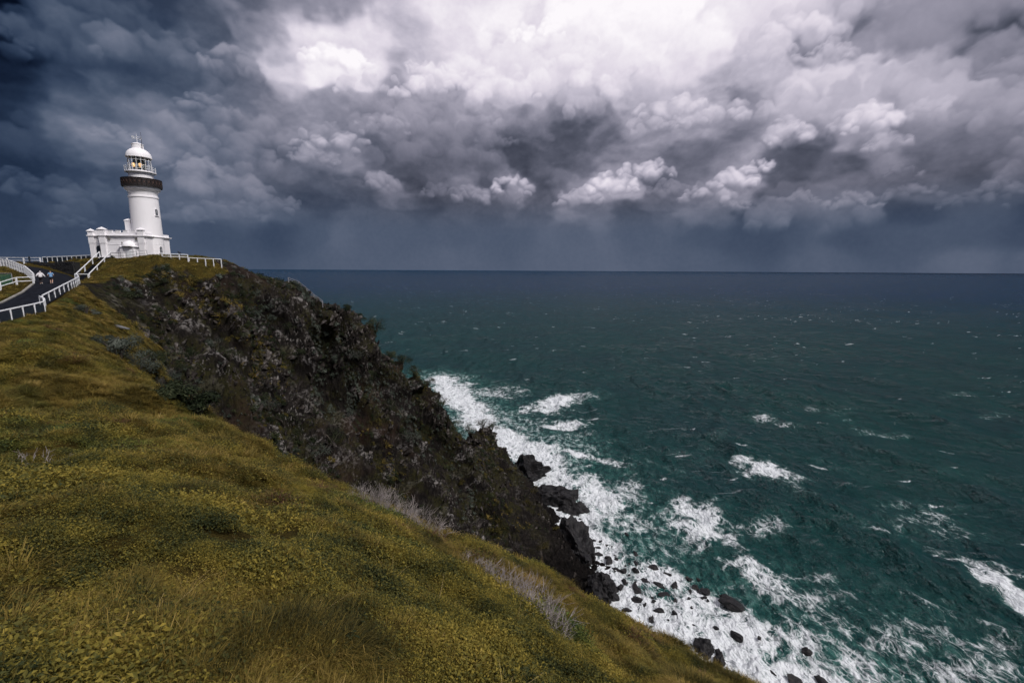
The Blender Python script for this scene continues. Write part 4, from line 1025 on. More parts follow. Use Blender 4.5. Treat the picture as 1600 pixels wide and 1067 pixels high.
# ------------------------------------------------------------------ stone retaining wall
def stone_wall():
    a, b = Vector((-74.6, 78.6, 0)), Vector((-92.5, 88.0, 0)); d = b - a; L = d.length; d.normalize(); nrm = Vector((-d.y, d.x, 0)); nrm = -nrm if nrm.y > 0 else nrm
    z0 = lambda t: CZ + (-1.75 + 2.35 * t ** 1.1); z1 = lambda t: CZ + .95 + .08 * math.sin(9 * t)
    root = empty('stone_wall', a + Vector((0, 0, z0(0))), 'dark stone retaining wall below the lighthouse terrace', 'wall')
    o0 = Vector(root.location)
    core = MB(); n = 12
    for i in range(n):
        t0, t1 = i / n, (i + 1) / n; c = a + d * (L * (t0 + t1) / 2)
        zz0, zz1 = z0((t0 + t1) / 2) - .4, z1((t0 + t1) / 2)
        core.box(c + Vector((0, 0, (zz0 + zz1) / 2)) - o0 - nrm * .35, (L / n + .01, .7, zz1 - zz0), Matrix.Rotation(math.atan2(d.y, d.x), 3, 'Z'))
    core.build('core', M['mortar'], root)
    st = MB(); rr = random.Random(5); Mz = Matrix.Rotation(math.atan2(d.y, d.x), 3, 'Z')
    zrow = -2.0
    while zrow < 1.0:
        h = rr.uniform(.28, .46); t = rr.uniform(0, .3)
        while t < L:
            w_ = rr.uniform(.35, .85); u = (t + w_ / 2) / L
            if u < 1 and CZ + zrow + h > z0(u) - .1 and CZ + zrow + h < z1(u) + .15:
                c = a + d * (t + w_ / 2) + Vector((0, 0, CZ + zrow + h / 2)) - o0 + nrm * rr.uniform(-.02, .07)
                st.box(c, (w_ - .05, .22, h - .05), Mz @ Matrix.Rotation(rr.uniform(-.07, .07), 3, 'Y'))
            t += w_
        zrow += h
    o = st.build('stones', M['stone'], root); tag(o, kind='stuff')
    kb = MB()
    for i in range(n):
        t0, t1 = i / n, (i + 1) / n
        kb.bar(a + d * (L * t0) + Vector((0, 0, z0(t0) + .12)) - o0 + nrm * .25, a + d * (L * t1) + Vector((0, 0, z0(t1) + .12)) - o0 + nrm * .25, .3, .24)
    kb.build('wall_kerb', M['concrete'], root)
stone_wall()

# green shade-cloth screen on a frame behind the lower hairpin fence
def screen():
    x, y = -66.2, 59.6; z = drop(x, y)
    root = empty('mesh_screen', (x, y, z), 'green shade-mesh screen on a leaning frame behind the hairpin fence', 'screen', rotz=R(28))
    MB().bar((-.9, 0, -.2), (-.9, 0, 1.7), .06).bar((.9, 0, -.2), (.9, 0, 1.7), .06).bar((-.9, 0, 1.68), (.9, 0, 1.68), .06).bar((-.9, 0, .1), (.9, 0, .1), .06).build('frame', M['steel'], root)
    MB().box((0, .04, .88), (1.76, .012, 1.54)).build('mesh', M['mesh_green'], root)
screen()
# silvered log lying on the grass
def log():
    loc, n = hit(186, 513)
    mb = MB().tube([(-1.5, 0, .02), (-.6, .08, .12), (.4, -.04, .10), (1.4, .06, 0)], [.16, .22, .20, .12], 10)
    o = mb.build('driftwood_log', M['log'], smooth=True); o.location = loc + Vector((0, 0, .08)); o.rotation_euler = (0, R(6), R(-8))
    tag(o, 'silver-grey weathered log lying on the grass above the gully', 'log')
log()

# ------------------------------------------------------------------ people
def skin_mesh(name, joints, edges, mat, parent=None, sub=2):
    """joints: {key: (x, y, z, r)}; one continuous surface grown round the skeleton"""
    keys = list(joints); me = bpy.data.meshes.new(name)
    me.from_pydata([joints[k][:3] for k in keys], [(keys.index(a), keys.index(b)) for a, b in edges], []); me.update()
    o = bpy.data.objects.new(name, me); COL.objects.link(o)
    o.modifiers.new('skin', 'SKIN'); sv = o.modifiers.new('sub', 'SUBSURF'); sv.levels = sub; sv.render_levels = sub
    if not me.skin_vertices: me.skin_vertices.new() if hasattr(me.skin_vertices, 'new') else None
    if not me.skin_vertices:
        bm = bmesh.new(); bm.from_mesh(me); bm.verts.layers.skin.verify(); bm.to_mesh(me); bm.free()
    for i, k in enumerate(keys):
        r = joints[k][3]; me.skin_vertices[0].data[i].radius = r if isinstance(r, tuple) else (r, r)
        me.skin_vertices[0].data[i].use_root = (i == 0)
    dg = bpy.context.evaluated_depsgraph_get(); dg.update()
    me2 = bpy.data.meshes.new_from_object(o.evaluated_get(dg)); me2.name = name
    bpy.data.objects.remove(o); me2.materials.clear(); me2.materials.append(mat)
    me2.polygons.foreach_set('use_smooth', [True] * len(me2.polygons))
    ob = bpy.data.objects.new(name, me2); COL.objects.link(ob)
    if parent: ob.parent = parent
    return ob
def walker(loc, heading, blue):
    # faces +y before turning; left is -x
    J = {'pelvis': (0, 0, .94, (.15, .10)), 'waist': (0, .02, 1.10, (.145, .10)), 'chest': (0, .06, 1.32, (.175, .115)), 'neckb': (0, .08, 1.47, (.075, .07)), 'neck': (0, .09, 1.53, .055), 'head': (0, .11, 1.62, (.078, .090)), 'crown': (0, .10, 1.71, (.06, .07)),
         'shl': (-.185, .06, 1.42, .06), 'ell': (-.30, -.04, 1.18, .043), 'wrl': (-.24, .14, 1.05, .030), 'hal': (-.22, .20, 1.03, .032), 'fil': (-.20, .27, 1.01, .018),
         'shr': (.185, .06, 1.42, .06), 'elr': (.29, .02, 1.17, .043), 'wrr': (.27, .18, 1.00, .030), 'har': (.26, .24, .99, .032), 'fir': (.25, .31, .98, .018),
         'hpl': (-.09, .0, .88, .085), 'knl': (-.10, .16, .50, .058), 'anl': (-.10, .05, .10, .038), 'tol': (-.11, .20, .035, .034),
         'hpr': (.09, 0, .88, .085), 'knr': (.10, .02, .49, .058), 'anr': (.10, -.26, .18, .038), 'tor': (.10, -.16, .05, .034)}
    E = [('pelvis', 'waist'), ('waist', 'chest'), ('chest', 'neckb'), ('neckb', 'neck'), ('neck', 'head'), ('head', 'crown'), ('chest', 'shl'), ('shl', 'ell'), ('ell', 'wrl'), ('wrl', 'hal'), ('hal', 'fil'), ('chest', 'shr'), ('shr', 'elr'), ('elr', 'wrr'), ('wrr', 'har'), ('har', 'fir'),
         ('pelvis', 'hpl'), ('hpl', 'knl'), ('knl', 'anl'), ('anl', 'tol'), ('pelvis', 'hpr'), ('hpr', 'knr'), ('knr', 'anr'), ('anr', 'tor')]
    body = skin_mesh('person', J, E, M['skin'])
    body.location = loc; body.rotation_euler = (0, 0, heading)
    def cloth(name, keys, grow, mat, extra=None, ed=None):
        j = {k: (*J[k][:3], tuple(x + grow for x in J[k][3]) if isinstance(J[k][3], tuple) else J[k][3] + grow) for k in keys}
        if extra: j.update(extra)
        e = [(a, b) for a, b in E if a in j and b in j] + (ed or [])
        return skin_mesh(name, j, e, mat, body)
    if blue:
        cloth('shirt', ['waist', 'chest', 'neckb', 'shl', 'shr'], .035, M['blue'], {'hem': (0, 0, .93, (.20, .14)), 'ml': (-.26, .0, 1.27, .075), 'mr': (.26, .03, 1.27, .075)}, [('waist', 'hem'), ('shl', 'ml'), ('shr', 'mr')])
        cloth('shorts', ['pelvis', 'hpl', 'hpr'], .03, M['navy'], {'sl': (-.10, .10, .64, .105), 'sr': (.10, .01, .64, .105)}, [('hpl', 'sl'), ('hpr', 'sr')])
        cloth('hair', ['head', 'crown'], .018, M['hair'])
        tag(body, 'person in blue shirt and dark shorts walking up the path bare-legged', 'person')
    else:
        cloth('jacket', ['chest', 'neckb', 'shl', 'shr', 'waist'], .045, M['jacket'], {'hem': (0, -.01, .86, (.25, .19)), 'el2': (-.33, -.03, 1.16, .085), 'er2': (.34, .03, 1.14, .085), 'wl2': (-.42, .05, .98, .07), 'wr2': (.43, .12, .95, .07)}, [('waist', 'hem'), ('shl', 'el2'), ('shr', 'er2'), ('el2', 'wl2'), ('er2', 'wr2')])
        cloth('hood', ['neck', 'head', 'crown'], .035, M['jacket'])
        cloth('trousers', ['pelvis', 'hpl', 'knl', 'hpr', 'knr'], .03, M['trouser'], {'cl': (-.10, .07, .13, .065), 'cr': (.10, -.23, .22, .065)}, [('knl', 'cl'), ('knr', 'cr')])
        tag(body, 'person in flared white hooded jacket and dark trousers walking up the path', 'person')
    for kk, (a_, t_) in enumerate((('anl', 'tol'), ('anr', 'tor'))):
        cloth('shoe', [a_, t_], .018, M['shoe'])
    return body
def path_z(x, y):
    d_, h_ = path_field(np.array([x]), np.array([y])); return float(h_[0]) + .07
for (u, v, Yd, blue) in ((64.5, 441, 61.0, False), (80.5, 439, 62.2, True)):
    p = at(u, v, Yd); walker((p[0], p[1], path_z(p[0], p[1])), R(38), blue)

# crow on the rail beside the lighthouse
def crow():
    pa, pb = at(275, 406, 84.3), at(294, 407, 85.6); pc = pa * .68 + pb * .32
    fx, fy, fz = pc[0], pc[1], pc[2] + 1.05 + .05
    J = {'b': (0, 0, .16, (.075, .07)), 'c': (.10, 0, .21, (.07, .07)), 'n': (.17, 0, .27, .045), 'h': (.21, 0, .31, .045), 'k': (.27, 0, .30, .02), 'kk': (.32, 0, .285, .007), 'r': (-.12, 0, .12, (.05, .04)), 't': (-.30, 0, .06, (.035, .015)), 'tt': (-.42, 0, .03, (.03, .008))}
    o = skin_mesh('crow', J, [('b', 'c'), ('c', 'n'), ('n', 'h'), ('h', 'k'), ('k', 'kk'), ('b', 'r'), ('r', 't'), ('t', 'tt')], M['bird'])
    o.location = (fx, fy, fz); o.scale = (1.5, 1.5, 1.5); o.rotation_euler = (0, 0, R(165)); tag(o, 'black crow perched on the white railing beside the lighthouse', 'bird')
    for sy in (-1, 1):
        MB().tube([(0.02, .03 * sy, .12), (.02, .03 * sy, -.012)], .009, 5).build('leg', M['bird'], o)
        MB().add([(.08, .06 * sy, .24), (-.05, .085 * sy, .20), (-.26, .05 * sy, .09), (-.12, .075 * sy, .10), (.06, .075 * sy, .15)], [(0, 1, 2, 3, 4)]).build('wing', M['bird'], o)
crow()

# ------------------------------------------------------------------ sea rocks
def rock_mesh(seed, sub=3, flat=.6):
    bm = bmesh.new(); bmesh.ops.create_icosphere(bm, subdivisions=sub, radius=1.0)
    V = np.array([v.co[:] for v in bm.verts]); o = seed * 3.7
    r = np.random.default_rng(seed)
    # chop with random planes for facets, then roughen
    for k in range(20):
        n = r.normal(size=3); n /= np.linalg.norm(n); d = r.uniform(.45, .85)
        over = V @ n - d; V -= np.outer(np.clip(over, 0, None), n) * .92
    V *= (1 + .22 * fbm(V[:, 0] * 2.2 + o, V[:, 1] * 2.2, V[:, 2] * 2.2, 4, 600 + seed))[:, None]
    V[:, 2] *= flat
    for v, c in zip(bm.verts, V): v.co = c
    me = bpy.data.meshes.new('rock'); bm.to_mesh(me); bm.free(); me.materials.append(M['rock'])
    return me
ROCKS = [rock_mesh(i) for i in range(10)]
def sea_rock(u, v, wpx, hpx, label='small dark wet boulder in the white surf at the cliff foot', group='boulders in the surf', tilt=True, name='boulder'):
    p = on_sea(u, v, .3); dist = math.hypot(p[1], p[0], ) ; slant = math.sqrt(dist ** 2 + CZ ** 2)
    zc = -(CROT.T @ (np.array([p[0], p[1], p[2] - CZ])))[2]
    w_ = max(.6, 1.25 * wpx * zc / FPX / 2)
    h_ = max(.4, min(w_ * .9, hpx * zc / FPX / 2 / .85))
    o = bpy.data.objects.new(name, random.choice(ROCKS)); COL.objects.link(o)
    o.location = (p[0], p[1], -.05 * h_); o.rotation_euler = (random.uniform(-.25, .25), random.uniform(-.25, .25), random.uniform(0, 6.28))
    o.scale = (w_ * 1.05, w_ * random.uniform(.6, .95), h_ * 1.75)
    tag(o, label, 'boulder', group)
    return o
_small = [(65,190,15,8),(80,217,22,10),(80,240,35,25),(110,208,14,8),(215,243,32,14),(120,265,40,32),(215,272,34,15),(275,293,45,32),(215,302,40,30),(168,300,35,20),(325,314,40,18),(405,328,20,11),(437,328,18,10),(310,334,28,14),(250,338,36,18),(175,340,28,16),(160,360,32,28),(212,352,35,18),(225,367,40,14),(303,355,46,32),(352,362,46,30),(425,354,38,14),(460,373,46,18),(408,378,26,18),(315,384,42,24),(215,400,46,20),(355,408,24,16),(402,402,26,18),(280,405,16,16),(185,437,38,16),(298,446,40,28),(405,433,24,14),(352,448,30,18),(378,458,30,18),(520,388,22,10),(270,475,40,22),(425,495,18,10),(500,502,26,10),(655,538,24,10),(420,548,14,10),(705,665,30,14),(545,398,20,10),(440,368,16,9),(265,322,18,10),(140,290,18,10),(245,420,18,9),(330,425,14,8),(450,395,14,8)]
_rr = random.Random(77)
for _ in range(46):
    t_ = _rr.random(); _small.append((90 + 330 * t_ + _rr.gauss(0, 45), 235 + 200 * t_ + _rr.gauss(0, 34), _rr.uniform(8, 22), _rr.uniform(6, 12)))
for (x_, y_, w_, h_) in _small: sea_rock(900 + x_ / 2.286, 760 + y_ / 2.286, w_ / 2.286, h_ / 2.286)
for (x_, y_, w_, h_) in [(725,745,60,32),(690,738,34,24),(620,778,16,10),(650,800,22,12),(680,812,28,16),(712,782,16,8),(700,765,16,10),(672,778,14,9),(660,735,18,12),(575,750,40,22)]:
    sea_rock(680 + x_ / 3.138, 560 + y_ / 3.138, w_ / 3.138, h_ / 3.138, 'small dark boulder off the tip of the black rock ledge', 'boulders off the ledge')
sea_rock(900 + 562 / 2.286, 760 + 413 / 2.286, 38, 19, 'largest dark boulder awash in foam, lying well off the boulder field', None)
sea_rock(900 + 575 / 2.286, 760 + 536 / 2.286, 23, 13, 'dark boulder alone in thick foam seaward of the grassy slope edge', None)
sea_rock(900 + 825 / 2.286, 760 + 588 / 2.286, 18, 11, 'dark half-sunken boulder farthest out among the foam', None)
sea_rock(900 + 785 / 2.286, 760 + 698 / 2.286, 28, 9, 'long low dark boulder breaking the foam, one of two in line', 'low boulders in line')
sea_rock(900 + 880 / 2.286, 760 + 694 / 2.286, 26, 9, 'long low dark boulder breaking the foam, one of two in line', 'low boulders in line')
def big_rock(name, label, u, v, sx, sy, sz, rotz, seed, z0=0.0, cat='rock'):
    p = on_sea(u, v, z0)
    me = rock_mesh(seed, 5, 1.0); V = np.empty(len(me.vertices) * 3, dtype=np.float32); me.vertices.foreach_get('co', V); V = V.reshape(-1, 3).astype(float)
    V *= np.array([sx, sy, sz])
    n = .5 * ridged(V[:, 0] / 4.5 + seed, V[:, 1] / 4.5, V[:, 2] / 4.5, 4, 700 + seed); d1, d2, c = worley(V[:, 0] / 2.6, V[:, 1] / 2.6, V[:, 2] / 2.6, 710 + seed)
    nr = V / np.linalg.norm(V, axis=1)[:, None]
    V += nr * ((n + (c - .5) * 1.0) * min(sx, sy, sz) * .24)[:, None]
    me.vertices.foreach_set('co', V.astype(np.float32).ravel()); me.update()
    o = bpy.data.objects.new(name, me); COL.objects.link(o); o.location = (p[0], p[1], z0); o.rotation_euler = (0, 0, R(rotz)); tag(o, label, cat)
    return o
big_rock('rock_outcrop', 'rounded black rock outcrop at the foot of the cliff, highest of the shore rocks', 818, 742, 12.5, 10, 10.5, 20, 31)
big_rock('rock_ledge', 'black rock ledge running out into the surf below the round outcrop', 866, 783, 13, 8, 6.5, -22, 32)
big_rock('rock_ledge', 'low black rock ledge point ending in scattered boulders', 895, 797, 6.5, 4.2, 3.2, -25, 33)
big_rock('rock_buttress', 'dark rock buttress standing at the waterline above the boulder field', 900, 868, 8, 9, 9, 30, 34)
big_rock('rock_buttress', 'dark wet rock buttress meeting the grassy slope edge at the waterline', 938, 925, 7, 8, 8, 10, 35)
big_rock('shore_rock', 'dark shore rock half hidden behind the grassy slope edge, above its twin', 1100, 1020, 3.4, 2.8, 2.4, 0, 36)
big_rock('shore_rock', 'dark shore rock beside the slope edge, lower of two', 1125, 1034, 2.8, 2.4, 2.1, 40, 37)

# ------------------------------------------------------------------ plants: source pieces
def leaf_geo(mb, p, nrm, tan, L, W, fold=.25):
    s = nrm.cross(tan).normalized()
    a = p; b = p + tan * L; m = p + tan * (L * .5) + nrm * 0
    mb.add([a, m + s * (W / 2) + nrm * (fold * W), b - nrm * (L * .12), m - s * (W / 2) + nrm * (fold * W), m], [(0, 1, 4), (1, 2, 4), (2, 3, 4), (3, 0, 4)])
def rand_unit(rr): 
    v = Vector((rr.gauss(0, 1), rr.gauss(0, 1), rr.gauss(0, 1))); return v.normalized()
def creeper(seed, n=34, rad=.14, L=.042, H=.12):
    rr = random.Random(seed); mb = MB()
    for i in range(n):
        a = rr.uniform(0, 6.283); r = rad * math.sqrt(rr.random()); p = Vector((r * math.cos(a), r * math.sin(a), rr.uniform(.1, 1) * H * (1 - .45 * (r / rad) ** 2)))
        nrm = (Vector((0, 0, 1)) + rand_unit(rr) * .75).normalized(); tan = nrm.orthogonal(); tan.rotate(Matrix.Rotation(rr.uniform(0, 6.283), 3, nrm))
        k = rr.uniform(.6, 1.25); leaf_geo(mb, p, nrm, tan, L * k, L * k * .68)
    return mb
def tuft(seed, n=36, H=.34, spread=.16, W=.006):
    rr = random.Random(seed); mb = MB()
    for i in range(n):
        a = rr.uniform(0, 6.283); r = rr.uniform(0, .05) + spread * .25 * rr.random(); p = Vector((r * math.cos(a), r * math.sin(a), 0))
        out = Vector((math.cos(a + rr.uniform(-.6, .6)), math.sin(a + rr.uniform(-.6, .6)), 0)); h = H * rr.uniform(.45, 1.1); lean = rr.uniform(.15, .9) * spread * 2
        s = Vector((-out.y, out.x, 0)); w_ = W * rr.uniform(.7, 1.3)
        pts = [p, p + out * lean * .3 + Vector((0, 0, h * .55)), p + out * lean * .75 + Vector((0, 0, h * .9)), p + out * lean * 1.2 + Vector((0, 0, h * rr.uniform(.75, 1.0)))]
        vs = []
        for q, k in zip(pts, (1, .85, .55)): vs += [q - s * w_ * k, q + s * w_ * k]
        vs.append(pts[3]); mb.add(vs, [(0, 1, 3, 2), (2, 3, 5, 4), (4, 5, 6)])
    return mb
def shrub_leaves(seed, n=420, rx=1.0, rz=.75, L=.16, lobes=7, up=.35, aspect=.5):
    rr = random.Random(seed); mb = MB()
    cs = [(Vector((rr.uniform(-.62, .62) * rx, rr.uniform(-.62, .62) * rx, rr.uniform(.15, .75) * rz)), rr.uniform(.28, .50) * rx) for _ in range(lobes)]
    for i in range(n):
        c, r = rr.choice(cs); d = rand_unit(rr); d.z = abs(d.z) * .9 + d.z * .1 if rr.random() < .7 else d.z
        p = c + d * r * (rr.uniform(.55, 1.06)); p.z = max(p.z * rz / rx if rx > rz * 1.6 else p.z, .0)
        nrm = (d + Vector((0, 0, up)) + rand_unit(rr) * .55).normalized(); tan = nrm.orthogonal(); tan.rotate(Matrix.Rotation(rr.uniform(0, 6.283), 3, nrm))
        k = rr.uniform(.6, 1.3); leaf_geo(mb, p, nrm, tan, L * k, L * k * aspect, .15)
    return mb
def src(mb, name, mat):
    me = bpy.data.meshes.new(name); me.from_pydata(mb.v, [], mb.f); me.update(); me.materials.append(mat)
    return bpy.data.objects.new(name, me)
def scatter(name, label, cat, sources, pts, idx, rot, scl):
    """one 'stuff' object: sources instanced on points (geometry nodes)"""
    coll = bpy.data.collections.new(name + '_pieces')
    for i, o in enumerate(sources):
        o.name = '%s_piece_%02d' % (name, i); coll.objects.link(o)
    me = bpy.data.meshes.new(name); me.vertices.add(len(pts)); me.vertices.foreach_set('co', np.ascontiguousarray(pts, dtype=np.float32).ravel())
    a = me.attributes.new('pick', 'INT', 'POINT'); a.data.foreach_set('value', np.ascontiguousarray(idx, dtype=np.int32))
    a = me.attributes.new('turn', 'FLOAT_VECTOR', 'POINT'); a.data.foreach_set('vector', np.ascontiguousarray(rot, dtype=np.float32).ravel())
    a = me.attributes.new('size', 'FLOAT_VECTOR', 'POINT'); a.data.foreach_set('vector', np.ascontiguousarray(scl, dtype=np.float32).ravel())
    o = bpy.data.objects.new(name, me); COL.objects.link(o); tag(o, label, cat, kind='stuff')
    ng = bpy.data.node_groups.new(name + '_scatter', 'GeometryNodeTree')
    ng.interface.new_socket('Geometry', in_out='INPUT', socket_type='NodeSocketGeometry'); ng.interface.new_socket('Geometry', in_out='OUTPUT', socket_type='NodeSocketGeometry')
    N_ = ng.nodes; gi = N_.new('NodeGroupInput'); go = N_.new('NodeGroupOutput'); ip = N_.new('GeometryNodeInstanceOnPoints'); ci_ = N_.new('GeometryNodeCollectionInfo')
    ci_.inputs['Collection'].default_value = coll; ci_.inputs['Separate Children'].default_value = True; ci_.inputs['Reset Children'].default_value = True
    def named(nm, ty):
        n = N_.new('GeometryNodeInputNamedAttribute'); n.data_type = ty; n.inputs['Name'].default_value = nm; return n.outputs['Attribute']
    ip.inputs['Pick Instance'].default_value = True
    lk = ng.links.new
    lk(gi.outputs[0], ip.inputs['Points']); lk(ci_.outputs[0], ip.inputs['Instance']); lk(named('pick', 'INT'), ip.inputs['Instance Index'])
    lk(named('turn', 'FLOAT_VECTOR'), ip.inputs['Rotation']); lk(named('size', 'FLOAT_VECTOR'), ip.inputs['Scale']); lk(ip.outputs[0], go.inputs[0])
    md = o.modifiers.new('scatter', 'NODES'); md.node_group = ng
    return o
# surface tilt for pieces that lie on a slope
NX = N[:, 0].reshape(nx_, ny_); NY = N[:, 1].reshape(nx_, ny_); NZ = N[:, 2].reshape(nx_, ny_)
def slope_euler(nx0, ny0, nz0, lean=.6):
    """tilt a z-up piece part of the way to the ground normal (before its own spin)"""
    n = np.c_[nx0 * lean, ny0 * lean, nz0]; n /= np.linalg.norm(n, axis=1)[:, None]
    spin = rng.uniform(0, 6.283, len(nx0)); out = np.empty((len(nx0), 3))
    for i in range(len(nx0)):
        q = Vector((0, 0, 1)).rotation_difference(Vector(n[i])); e = (q.to_matrix() @ Matrix.Rotation(spin[i], 3, 'Z')).to_euler(); out[i] = e[:]
    return out

# ------------------------------------------------------------------ ground cover of the near slope
def ground_cover():
    srcs = [src(creeper(i, 80, .13, .018, .075), 'c', M['leaf']) for i in range(5)]                 # 0-4 creeper
    srcs += [src(tuft(20 + i, 24, .18, .10, .0016), 'g', M['grass']) for i in range(4)]           # 5-8 fine grass
    srcs += [src(creeper(40 + i, 190, .33, .029, .15), 'c', M['leaf']) for i in range(4)]          # 9-12 creeper, coarser
    srcs += [src(tuft(60 + i, 80, .22, .20, .0036), 'g', M['grass']) for i in range(4)]           # 13-16 tussock
    srcs += [src(tuft(80 + i, 60, .18, .22, .004), 'g', M['heath']) for i in range(2)]            # 17-18 reddish heath
    srcs += [src(tuft(90 + i, 5, .24, .18, .0013), 'g', M['straw']) for i in range(2)]            # 19-20 dry stems
    px, py = [], []
    def region(x0, x1, y0, y1, dens):
        n = int((x1 - x0) * (y1 - y0) * dens); px.append(rng.uniform(x0, x1, n)); py.append(rng.uniform(y0, y1, n))
    region(-5, 5, .5, 7, 420); region(-14, 12, .5, 14, 150); region(-30, 24, 0, 30, 40); region(-62, 20, 5, 62, 14); region(-85, -40, 40, 96, 6.0)
    x = np.concatenate(px); y = np.concatenate(py); tier = np.concatenate([np.full(len(a), i) for i, a in enumerate(px)])
    d = np.hypot(x, y)
    ok = bilin(GG, x, y) > .30 + .35 * rng.random(len(x))
    pdist, _ = path_field(x, y); ok &= pdist > .75
    ok &= (((x - LH.x) / 5.2) ** 2 + ((y - LH.y) / 5.2) ** 2 > 1) & ~((x > -81) & (x < -66) & (y > 84.5) & (y < 95))
    ok &= ~((x < -73) & (y > 76) & (y < 83) & (x + y < 4.5))
    # keep off the steps
    ab = np.array([ST1.x - ST0.x, ST1.y - ST0.y]); t = np.clip(((x - ST0.x) * ab[0] + (y - ST0.y) * ab[1]) / (ab @ ab), 0, 1)
    ok &= np.hypot(x - ST0.x - t * ab[0], y - ST0.y - t * ab[1]) > 1.15
    ok &= d > 1.35
    # tiers thin out with distance
    lim = np.array([7.5, 15, 33, 200, 200])[tier]; ok &= d < lim
    ok &= ~((tier == 3) & (d < 12)) & ~((tier == 2) & (d < 3))
    x, y, tier, d = x[ok], y[ok], tier[ok], d[ok]
    z = bilin(PZ, x, y)
    # drifts: where creeper, where grass
    f = fbm(x / 1.7, y / 1.7, None, 3, 801) + .5 * fbm(x / 6, y / 6, None, 2, 802) + np.clip((d - 9) / 14, -.2, .9) * .8 + np.clip((x + 1) / 8, -.3, 1.0) * .9
    isg = f + rng.normal(0, .55, len(x)) > .42
    hth = (fbm(x / 1.6 + 40, y / 1.6, None, 3, 820) > .7) & (rng.random(len(x)) < .12) & (d > 9)
    n = len(x); k = rng.integers(0, 1000, n)
    idx = np.where(tier <= 1, np.where(isg, 5 + k % 4, k % 5), np.where(isg, 13 + k % 4, 9 + k % 4))
    idx = np.where((tier == 1) & (d > 7) & (k % 3 == 0), np.where(isg, 13 + k % 4, 9 + k % 4), idx)
    idx = np.where(hth, 17 + k % 2, idx)
    idx = np.where((rng.random(n) < .002) & (d < 22), 19 + k % 2, idx)
    sc = np.where(tier == 0, 1.0, np.where(tier == 1, 1.0, np.where(tier == 2, .78, np.where(tier == 3, 1.25, 1.15)))) * rng.uniform(.7, 1.35, n)
    sc = sc * (.9 + .55 * fbm(x / .9, y / .9, None, 3, 830))
    gap = (fbm(x / .55 + 3, y / .55, None, 2, 840) < -.62) & (d > 5)
    sc = np.clip(sc, .68, 1.7) * np.clip(d / 3.0, .72, 1)
    keep = ~gap; x, y, z, d, idx, sc, isg, hth = [q[keep] for q in (x, y, z, d, idx, sc, isg, hth)]; n = len(x)
    rot = slope_euler(bilin(NX, x, y), bilin(NY, x, y), bilin(NZ, x, y), .75)
    hgt = np.where(isg & ~hth, rng.uniform(.8, 1.15, n), rng.uniform(.9, 1.3, n))
    tallv = np.where((z > 0), 1.0, 1.0)
    z = z + .10 * np.clip(fbm(x / .75, y / .75, None, 2, 850), -.2, 1.2) + .05 * fbm(x / .3, y / .3, None, 2, 851)
    scatter('ground_cover', 'yellow-green leafy creeper and coarse grass covering the near slope', 'ground cover', srcs, np.c_[x, y, z - .02], idx, rot, np.c_[sc, sc, sc * hgt])
    print('ground cover pieces', n)
ground_cover()

